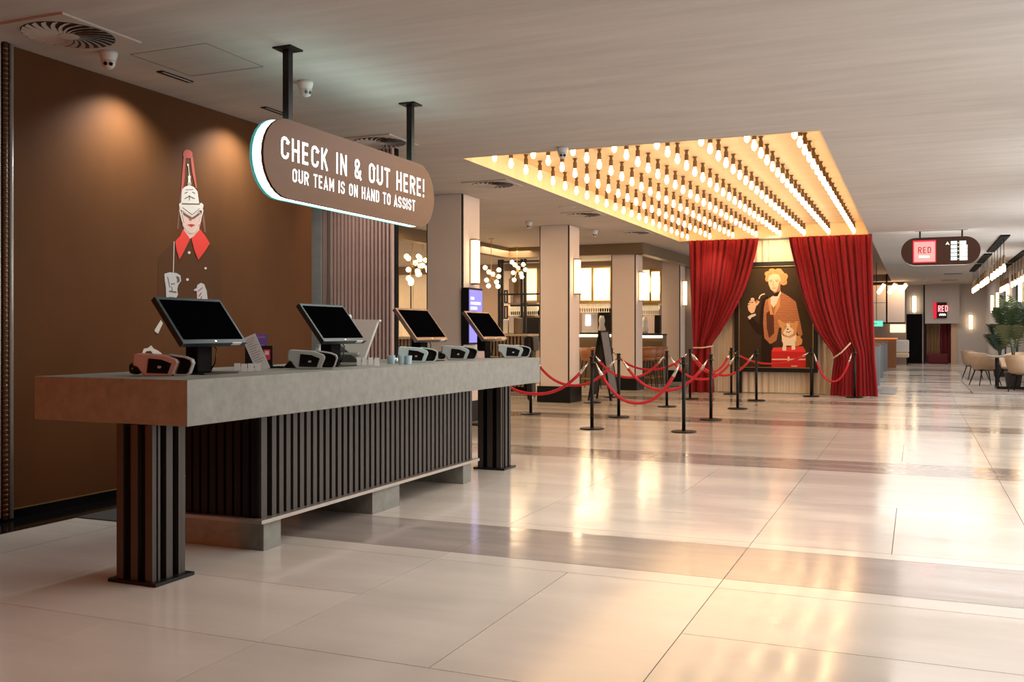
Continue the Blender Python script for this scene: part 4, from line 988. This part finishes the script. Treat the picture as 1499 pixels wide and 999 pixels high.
    MB().box(-.35, .35, -.35, .35, .3, .48).build('seat', 'cream_drape', r, bevel=.04); MB().box(-.35, .35, .2, .35, .48, 1.0).build('backrest', 'white_card', r, bevel=.05)
    for sx in (-1, 1):
        for sy in (-1, 1): MB().tube([(sx * .28, sy * .28, 0), (sx * .26, sy * .26, .3)], .02, 6).build('leg', 'black', r)
far_end()
# grey partitions
for (x, y, hh, lb) in ((-.93, 24.9, 1.0, 'nearest grey rounded partition right of the curtain'), (-.98, 29.5, 1.0, 'middle grey-blue partition right of the curtain'), (-1.0, 34.5, 1.02, 'farthest grey partition before the lounge')):
    r = thing('partition', (x, y, 0), lb, 'partition', 'grey partitions right of the curtain')
    MB().prism([(-.5, -.14, 0), (0, -.14, 0), (.06, -.11, 0), (.11, -.05, 0), (.12, .03, 0), (.1, .14, 0), (-.5, .14, 0)], (0, 0, hh - .03)).build('panel', 'kiosk_grey', r, smooth=False)
    MB().box(-.5, .13, -.15, .15, hh - .03, hh).build('top', 'leather_lit_orange', r)  # orange light on the top painted as its colour
tag(MB((-.6, 22.6, 0)).box(-.72, -.40, 21.7, 24.5, .001, .012).build('floor_mat', 'kiosk_grey'), 'grey ribbed floor mat right of the red curtain', 'mat')

# ------------------------------------------------------------------ linear pendants on the right
def linear_pendant(x, y0, y1, z0, z1, label, n=5):
    r = thing('linear_pendant', (x, (y0 + y1) / 2, CZ), label, 'lamp', 'pendant lamp clusters over the dining side'); o = r.location
    MB(o).box(x - .085, x + .085, y0, y1, CZ - .03, CZ).build('canopy', 'black_matte', r)
    for k in range(n):
        t = (k + .5) / n; y = y0 + (y1 - y0) * t; z = z0 + (z1 - z0) * t
        MB(o).tube([(x, y, z + .28), (x, y, CZ - .04)], .006, 6).build('cord', 'black', r)
        MB(o).lathe([(.022, z + .1), (.026, z + .12), (.026, z + .27), (.01, z + .29)], (x, y, 0), 10).build('lamp_cap', 'socket', r)
        MB(o).lathe([(.010, z - .07), (.034, z - .045), (.036, z), (.032, z + .06), (.02, z + .10)], (x, y, 0), 10).build('glass_bulb', 'tube_glow', r, smooth=True)
linear_pendant(1.68, 21.9, 26.2, 2.62, 2.62, 'pendant cluster nearest the camera on the right ceiling')
linear_pendant(1.68, 26.9, 30.3, 2.62, 2.62, 'middle pendant cluster of the left row')
linear_pendant(1.68, 31.0, 34.4, 2.62, 2.62, 'farthest pendant cluster of the left row')
linear_pendant(2.46, 26.2, 30.4, 2.62, 2.62, 'pendant cluster by the right wall, nearer one')
linear_pendant(2.46, 31.0, 34.2, 2.62, 2.62, 'pendant cluster by the right wall, farther one')

# ------------------------------------------------------------------ dining side: chairs, table, rug, palms
def shell_chair(loc, rz, label):
    r = thing('tub_chair', loc, label, 'chair', 'beige tub chairs on the rug', rz)
    b = MB(); rows = []
    nA = 20
    for j, (z, rad) in enumerate(((.40, .20), (.44, .27), (.55, .30), (.68, .325), (.80, .34))):
        row = []
        for i in range(nA + 1):
            a = math.radians(-115 + 230 * i / nA); edge = abs(i / nA - .5) * 2
            zz = z if j < 3 else z - (z - .58) * max(0, edge - .45) ** 1.3 * 1.5
            row.append(b.bm.verts.new((rad * math.sin(a), -rad * math.cos(a), zz)))
        rows.append(row)
    for A, B in zip(rows, rows[1:]):
        for i in range(nA): b.bm.faces.new((A[i], A[i + 1], B[i + 1], B[i]))
    s = b.build('shell', 'chair_beige', r, smooth=True); sol = s.modifiers.new('thick', 'SOLIDIFY'); sol.thickness = .035; sol.offset = 1
    MB().lathe([(.20, .38), (.26, .41), (.26, .45), (.20, .48)], n=20).build('seat', 'chair_beige', r, smooth=True)
    for sx in (-1, 1):
        for sy in (-1, 1): MB().tube([(sx * .25, sy * .27, 0), (sx * .16, sy * .16, .39)], [.011, .017], 8).build('leg', 'black', r)
    MB().band([(-.2, -.2, .36), (.2, -.2, .36), (.2, .2, .36), (-.2, .2, .36)], [(-.17, -.17, .36), (.17, -.17, .36), (.17, .17, .36), (-.17, .17, .36)], (0, 0, .02)).build('seat_frame', 'black', r)
    return r
c0 = shell_chair((2.16, 23.6, .012), -.3, 'beige tub chair nearest the camera at the frame right edge')
def place(x, y, rz, lb): return dup(c0, (x, y, .012), rz, lb)
place(1.55, 26.0, -1.15, 'beige tub chair left of the table, nearer one')
place(1.50, 29.2, -1.3, 'beige tub chair behind, at the far left of the table')
place(2.2, 26.5, 2.2, 'beige tub chair against the right wall behind the table')
def table(x, y, label):
    r = thing('dining_table', (x, y, .012), label, 'table', rz=0)
    MB().lathe([(.48, .715), (.5, .72), (.5, .745), (.48, .75)], n=32).build('tabletop', 'table_top', r)
    for s in (-1, 1):
        for q in (-1, 1): MB().box(s * .3 - .02, s * .3 + .02, q * .3 - .02, q * .3 + .02, 0, .715).build('leg', 'black', r)
    MB().band([(-.32, -.32, 0), (.32, -.32, 0), (.32, .32, 0), (-.32, .32, 0)], [(-.28, -.28, 0), (.28, -.28, 0), (.28, .28, 0), (-.28, .28, 0)], (0, 0, .03)).build('base_frame', 'black', r)
table(2.02, 24.75, 'round dining table with dark frame behind the nearest tub chair')
r = tag(MB((1.9, 27, 0)).box(1.12, 2.58, 22.6, 28.6, .001, .012).build('rug', 'rug'), 'brown rug under the nearest tub chairs', 'rug', 'brown rugs')
tag(MB((1.9, 32, 0)).box(1.28, 2.58, 29.0, 34.6, .001, .012).build('rug', 'rug'), 'brown rug farther back by the right wall', 'rug', 'brown rugs')
def palm(x, y, h, n, seed, label, spread=.9, z0=.012):
    r = thing('potted_palm', (x, y, z0), label, 'plant', 'potted palms by the right wall'); rr = random.Random(seed)
    MB().lathe([(.15, 0), (.2, .35), (.18, .35), (.17, .32)], n=18).build('pot', 'pot', r)
    for k in range(n):
        a = 2 * PI * k / n + rr.uniform(-.3, .3); L = h * rr.uniform(.75, 1.05); sp = spread * rr.uniform(.5, 1.05); P = []
        for j in range(11):
            t = j / 10; P.append(Vector((math.cos(a) * sp * t ** 1.5, math.sin(a) * sp * t ** 1.5, .3 + (L - .3) * (1.55 * t - .62 * t * t))))
        b = MB(); b.tube(P, [.009 * (1 - .08 * i) for i in range(11)], 5)
        for j in range(4, 11):
            for q in (0, .5):
                if j == 10 and q: continue
                p = P[j] if j == 10 else P[j].lerp(P[j + 1], q); d = (P[min(j + 1, 10)] - P[j - 1]).normalized()
                side = d.cross(Vector((0, 0, 1))).normalized(); ln = .30 * math.sin(PI * min(1, (j + q - 3) / 8.5)) + .10
                for s in (-1, 1):
                    e = p + (side * s * 1.0 + d * .45 + Vector((0, 0, -.2))) * ln; wv = d * .008
                    b.face([p - wv, p + wv, (p + e) / 2 + wv * 1.2 + Vector((0, 0, .02)), e, (p + e) / 2 - wv * 1.2])
        b.build('frond', 'leaf' if k % 4 else 'leaf_pale', r)
palm(2.12, 25.5, 2.0, 11, 3, 'large potted palm at the right frame edge behind the table', .38)
palm(2.25, 31.3, 1.55, 12, 5, 'smaller potted palm between the far sconces', .32, .012)
palm(2.3, 27.9, 2.3, 10, 8, 'tall potted palm in front of the bluish window', .30, .012)

# ------------------------------------------------------------------ bar area behind the pillars
BB = 25.6
def bar():
    P = lambda px, py, y=BB: aty(px, py, y)
    def slab(name, u0, v0, u1, v1, m, label, cat, y=BB, t=None, group=None, parent=None):
        p, q = P(u0, v0, y), P(u1, v1, y); t = t or (24.448 if y < 24.44 and u0 > 938 else BB + .118) - y
        o = MB((p.x, y, q.z) if parent is None else parent.location).box(p.x, q.x, y, y + t, q.z, p.z).build(name, m, parent)
        if parent is None: tag(o, label, cat, group)
        return o
    struct(MB().box(-21.8, -4.9, BB + .12, BB + .3, 0, CZ).build('wall_bar', 'greige'), 'brown rear wall of the bar')
    # marble wall left
    r = struct(MB((-15, BB, 0)).box(P(560, 400).x, P(632, 400).x, BB + .06, BB + .12, 0, CZ - .01).build('wall_marble', 'greige'))
    struct(MB().box(P(938, 400, 24.4).x, P(966, 400, 24.4).x, 24.45, 24.6, 0, CZ).build('wall_bar_right', 'greige'))
    for a, b in ((560, 583), (583.6, 604), (604.6, 632)): MB((-15, BB, 0)).box(P(a, 400).x, P(b, 400).x, BB + .02, BB + .06, .4, 3.05).build('panel', 'marble', r)
    # grey-brown wall piece
    # slatted service counters
    def service(u0, u1, v0, y, label):
        p, q = P(u0, v0, y), P(u1, v0, y); z = p.z
        r = thing('service_counter', ((p.x + q.x) / 2, y, 0), label, 'bar counter', 'slatted service counters'); o = r.location
        MB(o).box(p.x - .05, q.x + .05, y - .05, y + .6, z - .05, z).build('worktop', 'lit_cream' if False else 'cream_wall', r)
        MB(o).box(p.x, q.x, y + .05, y + .55, 0, z - .05).build('carcass', 'black_matte', r)
        n = int((q.x - p.x) / .085); base = None
        for k in range(n):
            if base is None: base = MB(o).box(p.x, p.x + .045, y, y + .05, .1, z - .05).build('slat', 'slat_brown', r)
            else: c = base.copy(); C.objects.link(c); c.parent = r; c.location = (k * .085, 0, 0)
        return z
    service(566, 618, 493, 17.5, 'slatted service counter seen behind the third monitor')
    zc = service(701, 771, 489, 19.5, 'slatted service counter between the first and second pillars')
    # metal shelving frame between pillars one and two
    r = thing('shelving_frame', (P(750, 400, 23).x, 23, 0), 'tall dark metal shelving frame between first and second pillars', 'shelving'); o = r.location
    for px in (731, 735.5, 764, 769): p = P(px, 400, 23); MB(o).box(p.x - .03, p.x + .03, 22.97, 23.03, 0, 3.2).build('upright', 'black_metal', r)
    for py in (431.5, 384): p, q = P(729, py, 23), P(790, py, 23); MB(o).box(p.x, q.x, 22.98, 23.02, p.z - .02, p.z + .02).build('rail', 'black_metal', r)
    for py in (444,): p, q = P(748, py, 23.3), P(790, py, 23.3); MB(o).box(p.x, q.x, 23.1, 23.5, p.z - .04, p.z).build('shelf', 'shelf_metal', r)
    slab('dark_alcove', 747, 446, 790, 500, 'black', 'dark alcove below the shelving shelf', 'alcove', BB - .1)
    slab('arched_screen', 737, 397, 747, 476, 'cream_panel', 'pale arched panel with two small frames', 'wall panel', BB - .1)
    for v, lb in ((425, 'small dark picture frame, upper, on the pale arched panel'), (448, 'small dark picture frame, lower, on the pale arched panel')):
        y = BB - .101; p, q = P(738.5, v, y), P(743.5, v + 19, y); r = thing('picture_frame', (p.x, y, q.z), lb, 'picture', 'small frames on the arched panel'); o = r.location
        g = .035
        for a in ((p.x, q.x, p.z - g, p.z), (p.x, q.x, q.z, q.z + g), (p.x, p.x + g, q.z + g, p.z - g), (q.x - g, q.x, q.z + g, p.z - g)): MB(o).box(a[0], a[1], y - .03, y, a[2], a[3]).build('frame_bar', 'black', r)
        MB(o).box(p.x + g, q.x - g, y - .01, y, q.z + g, p.z - g).build('print', 'cream_panel', r)
    slab('arch_niche', 745, 408, 752, 430, 'bulkhead_brown', 'brown arched niche behind the second chandelier', 'niche', BB - .2)
    # back-lit panels
    for i, (a, b, y, u, v, lb) in enumerate(((769.5, 786, BB, 394, 440, 'back-lit cream panel between first and second pillars'), (850, 866, BB, 393, 440, 'back-lit cream panel, left of two right of second pillar'),
                                   (869, 893, BB, 393, 440, 'back-lit cream panel, right of two left of third pillar'), (941, 951.2, 24.4, 396, 440, 'back-lit cream panel, left, between third and farthest pillars'), (953.6, 966, 24.4, 398, 440, 'back-lit cream panel, right, between third and farthest pillars'))):
        p, q = P(a, u, y), P(b, v, y); r = thing('backlit_panel', ((p.x + q.x) / 2, y, q.z), lb, 'light panel', 'back-lit cream bar panels'); o = r.location
        MB(o).box(p.x, q.x, y, (BB + .12 if y == BB else 24.45), q.z, p.z).build('glow_panel', 'lit_cream', r)
        for a2 in ((p.x - .03, q.x + .03, p.z, p.z + .04), (p.x - .03, q.x + .03, q.z - .06, q.z), (p.x - .03, p.x, q.z, p.z), (q.x, q.x + .03, q.z, p.z)): MB(o).box(a2[0], a2[1], y - .03, y + .05, a2[2], a2[3]).build('frame_bar', 'brass', r)
        if i:
            for k in range(2):
                c = p.x + (q.x - p.x) * (.3 + .42 * k); MB(o).lathe([(.05, -.22), (.06, -.2), (.06, .2), (.05, .22)], (c, y - .07, p.z - .35), 10).build('tube_light', 'lit_bright', r, smooth=True)
    # glasses hanging in rows
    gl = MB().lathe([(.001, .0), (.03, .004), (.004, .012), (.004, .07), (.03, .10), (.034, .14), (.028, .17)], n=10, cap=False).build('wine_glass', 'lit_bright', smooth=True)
    me = gl.data; me.materials[0] = mat('glass_glint', (0.9, 0.8, 0.6), 0.1, metal=.2, emis=(1, .8, .5), estr=.25); first = True  # sparkle put into the glasses as a faint emission
    def rowof(u0, u1, v, y, n, grp, lb):
        nonlocal first
        for k in range(n):
            p = P(u0 + (u1 - u0) * k / (n - 1), v, y)
            if first: o = gl; first = False
            else: o = gl.copy(); C.objects.link(o)
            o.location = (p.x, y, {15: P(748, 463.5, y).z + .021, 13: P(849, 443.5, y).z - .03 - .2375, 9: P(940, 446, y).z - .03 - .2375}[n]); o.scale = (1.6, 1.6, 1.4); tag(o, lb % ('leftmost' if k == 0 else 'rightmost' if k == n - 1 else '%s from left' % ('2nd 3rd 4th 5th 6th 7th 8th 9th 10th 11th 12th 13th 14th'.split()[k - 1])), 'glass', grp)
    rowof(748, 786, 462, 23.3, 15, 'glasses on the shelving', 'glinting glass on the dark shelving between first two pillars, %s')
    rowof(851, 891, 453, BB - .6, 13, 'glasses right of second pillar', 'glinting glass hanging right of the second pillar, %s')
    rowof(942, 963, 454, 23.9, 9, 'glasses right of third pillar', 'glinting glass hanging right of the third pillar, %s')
    for u0, u1, v, y, lb in ((848, 895, 443.5, BB - .6, 'brass glass rack right of the second pillar'), (939, 966, 446, 23.9, 'brass glass rack right of the third pillar'), (747, 787, 463.5, 23.3, 'dark shelf under the glasses between first two pillars')):
        p, q = P(u0, v, y), P(u1, v, y); tag(MB((p.x, y, p.z)).box(p.x, q.x, y - .15, y + .2, p.z - .03, p.z + .02).build('glass_rack', 'brass'), lb, 'rack', 'bar racks')
    # long bar counters with lit edge
    def barc(u0, u1, v, y, label):
        p, q = P(u0, v, y), P(u1, v, y); r = thing('bar_counter', ((p.x + q.x) / 2, y, 0), label, 'bar counter', 'lit bar counters'); o = r.location
        MB(o).box(p.x, q.x, y, y + .6, p.z - .04, p.z).build('bar_top', 'black', r); MB(o).box(p.x, q.x, y + .10, y + .13, p.z - .10, p.z - .04).build('light_strip', 'lit_bright', r)
        MB(o).box(p.x, q.x, y + .13, y + .55, 0, p.z - .04).build('bar_front', 'bulkhead_brown', r); return p.z
    barc(846, 898, 487.5, 22.6, 'bar counter with lit edge right of second pillar')
    barc(938, 968, 489, 23.45, 'bar counter with lit edge right of third pillar')
    slab('bar_mirror', 852, 458, 875, 487, 'pale_wall', 'pale mirror behind the bar right of the second pillar', 'mirror', BB - .1)
    slab('bar_screen', 857, 461, 864, 477, 'white_screen', 'small bright screen behind the bar', 'screen', BB - .15, t=.048)
    slab('bar_cabinet', 877, 452, 893, 487, 'black', 'dark bar cabinet left of the third pillar', 'cabinet', BB - .2)
    slab('bar_mirror', 942, 462, 958, 488, 'cream_panel', 'pinkish mirror behind the bar right of the third pillar', 'mirror', 24.3)
    slab('bar_cabinet', 958.5, 462, 966, 488, 'black', 'dark bar cabinet left of the farthest pillar', 'cabinet', 24.3)
    for i, (px, lb) in enumerate(((881, 'white ribbed vase on the dark bar cabinet'), (944, 'white vase left of the pinkish mirror'))):
        y = (22.75, 23.6)[i]; p = P(px, (487.3, 488.8)[i], y); tag(MB((p.x, y, p.z)).lathe([(.06, 0), (.10, .08), (.06, .2), (.08, .3), (.05, .42)], (p.x, y, p.z), 12).build('vase', 'white_paint', smooth=True), lb, 'vase', 'white vases on the bar')
    # stools
    p = atz(872, 545, 0)
    def stool(x, y, lb, first=[None]):
        if first[0] is None:
            r = thing('bar_stool', (x, y, 0), lb, 'stool', 'brown leather bar stools')
            b = MB(); nA = 12; rows = []
            for z, rad in ((.68, .2), (.78, .235), (.95, .25)):
                rows.append([b.bm.verts.new((rad * math.sin(math.radians(-100 + 200 * i / nA)), -rad * math.cos(math.radians(-100 + 200 * i / nA)), z)) for i in range(nA + 1)])
            for A, B in zip(rows, rows[1:]):
                for i in range(nA): b.bm.faces.new((A[i], A[i + 1], B[i + 1], B[i]))
            s = b.build('backrest', 'leather_lit_orange', r, smooth=True); md = s.modifiers.new('t', 'SOLIDIFY'); md.thickness = .03
            MB().lathe([(.18, .64), (.21, .67), (.21, .72), (.18, .74)], n=18).build('seat', 'leather_lit_orange', r)
            for sx in (-1, 1):
                for sy in (-1, 1): MB().tube([(sx * .2, sy * .2, 0), (sx * .14, sy * .14, .65)], .012, 6).build('leg', 'black', r)
            MB().band([(-.18, -.18, .22), (.18, -.18, .22), (.18, .18, .22), (-.18, .18, .22)], [(-.16, -.16, .22), (.16, -.16, .22), (.16, .16, .22), (-.16, .16, .22)], (0, 0, .02)).build('footrest', 'brass', r)
            first[0] = r
        else: dup(first[0], (x, y, 0), label=lb)
    for px, y, lb in ((864, 21.2, 'brown bar stool, left of two right of second pillar'), (881, 21.9, 'brown bar stool, right of two beside third pillar'), (945, 22.0, 'brown bar stool just right of the third pillar'),
                      (954, 22.55, 'brown bar stool, middle of three beyond third pillar'), (962.5, 23.1, 'brown bar stool just left of the farthest pillar')):
        stool(P(px, 500, y).x, y, lb)
    # machines on the service counter
    y = 19.8
    for u0, u1, h, m, lb in ((736, 743, .33, 'white_paint', 'white box on the slatted service counter, leftmost'), (744.5, 752, .42, 'pale_wall', 'pale grinder box on the slatted service counter'), (753, 758, .36, 'bulkhead_brown', 'brown canister on the slatted service counter')):
        p, q = P(u0, 489, y), P(u1, 489, y); tag(MB((p.x, y, zc)).box(p.x, q.x, y, y + .3, zc + .001, zc + h).build('counter_box', m, bevel=.02), lb, 'box', 'boxes on the service counter')
    for px, lb in ((774, 'dark stool top left of second pillar'), (782, 'grey canister beside the second pillar')):
        yy = 17.2 if px < 780 else 17.9; p = P(px, 500, yy); tag(MB((p.x, yy, 0)).lathe([(.10, 0), (.03, .03), (.03, .92), (.10, .95), (.09, 1.2), (.07, 1.22)], (p.x, yy, 0), 16).build('pedestal_canister', 'black' if px < 780 else 'kiosk_grey'), lb, 'canister', 'canisters by the second pillar')
    # table lamp stem and floor lamp in the left gap
    p = P(601.5, 455, 16.5); r = thing('floor_lamp', (p.x, 16.5, 0), 'dark slender lamp stem behind the third monitor', 'lamp')
    MB().lathe([(.14, 0), (.14, .02), (.015, .03), (.012, 2.25)], n=14).build('stem', 'black_metal', r); MB().lathe([(.0, 1.72), (.15, 1.62), (.14, 1.60), (0, 1.66)], n=18, cap=False).build('disc', 'bulkhead_brown', r)
    MB().lathe([(.0, 2.2), (.05, 2.24), (.06, 2.3), (.04, 2.36), (0, 2.38)], n=12, cap=False).build('globe', 'globe_glow', r, smooth=True)
    for px, hh, lb in ((579, .22, 'clear carafe on the slatted counter behind third monitor, left'), (585, .30, 'clear carafe on the slatted counter behind third monitor, right')):
        p = P(px, 493, 17.8); tag(MB((p.x, 17.8, p.z)).lathe([(.05, .005), (.06, .02), (.05, hh * .6), (.03, hh)], (p.x, 17.8, p.z), 12).build('carafe', 'glass', smooth=True), lb, 'carafe', 'clear carafes')
    # chandeliers
    def chand(px, py, y, lb, s=1.0, seed=1):
        p = P(px, py, y); r = thing('branch_chandelier', (p.x, y, p.z), lb, 'chandelier', 'brass branching chandeliers'); r.scale = (s,) * 3; rr = random.Random(seed)
        MB().tube([(0, 0, 0), (0, 0, (CZ - p.z) / s)], .009, 6).build('stem', 'brass', r); MB().lathe([(0, -.03), (.03, 0), (0, .03)], n=8, cap=False).build('hub', 'brass', r)
        MB().lathe([(.07, (CZ - p.z) / s - .02), (.07, (CZ - p.z) / s - .001)], n=16).build('ceiling_cup', 'brass', r)
        for k in range(9):
            a = k * 2.4; el = (-.9, -.2, .6, .1, 1.0, -.5, .35, -1.2, .75)[k]; L = rr.uniform(.17, .27)
            d = Vector((math.cos(a) * math.cos(el), math.sin(a) * math.cos(el), math.sin(el)))
            arm = MB().tube([(0, 0, 0), d * L], .008, 6).build('arm', 'brass', r)
            MB().lathe([(0, -.065), (.045, -.045), (.065, 0), (.045, .045), (0, .065)], tuple(d * (L + .05)), 12, cap=False).build('globe', 'globe_glow', r, smooth=True)
    chand(604, 390, 16.5, 'brass chandelier with glowing globes behind the third monitor', .85, 1)
    chand(619, 386, 17.6, 'brass chandelier partly hidden by the large pillar', .8, 4)
    chand(719, 406, 18.6, 'brass chandelier just right of the large pillar', .8, 2)
    chand(757, 396, 20.6, 'brass chandelier between first and second pillars, farther', .8, 3)
bar()
# purple display on the first pillar
def display():
    a, b = 12.48, 13.0; r = thing('digital_display', (-5.98, 12.9, 1.1), 'tall purple digital display beside the large pillar', 'display'); o = r.location
    x = -5.86; y0, y1 = 12.36, 12.98; z0, z1 = 1.11, 1.90
    p, q = atx(686.5, 421, x), atx(707, 424, x); y0, y1 = p.y, q.y; z1 = p.z; z0 = atx(686.5, 505, x).z
    MB(o).box(x - .115, x - .006, y0, y1, z0, z1).build('casing', 'black', r); MB(o).box(x - .006, x, y0 + .02, y1 - .02, z0 + .03, z1 - .03).build('screen', 'blue_screen', r)
    m = MB(o)
    for k, (n, ww) in enumerate(((3, .12), (8, .34), (5, .22))):
        z = z1 - .17 - k * .07; 
        for c in range(n): m.box(x, x + .001, y0 + .06 + c * ww / n, y0 + .06 + (c + .75) * ww / n, z, z + .038)
    m.build('text_line', 'white_screen', r, kind='stuff')
display()
# leaning board by the second pillar
def board():
    r = thing('sandwich_board', (-5.55, 17.75, 0), 'dark leaning sandwich board between the second pillar and ropes', 'board', rz=1.58)
    for s, m in ((-1, 'kiosk_grey'), (1, 'black')):
        Mx = Matrix.Translation((0, s * .22, 0)) @ Matrix.Rotation(s * .16, 4, 'X')
        f = MB(); f.box(-.28, -.25, -.015, .015, 0, 1.35, Mx); f.box(.25, .28, -.015, .015, 0, 1.35, Mx); f.box(-.25, .25, -.015, .015, 1.32, 1.35, Mx); f.box(-.25, .25, -.015, .015, .1, .13, Mx); f.build('frame', 'black', r)
        MB().box(-.25, .25, -.006, .006, .13, 1.32, Mx).build('panel', m, r)
board()
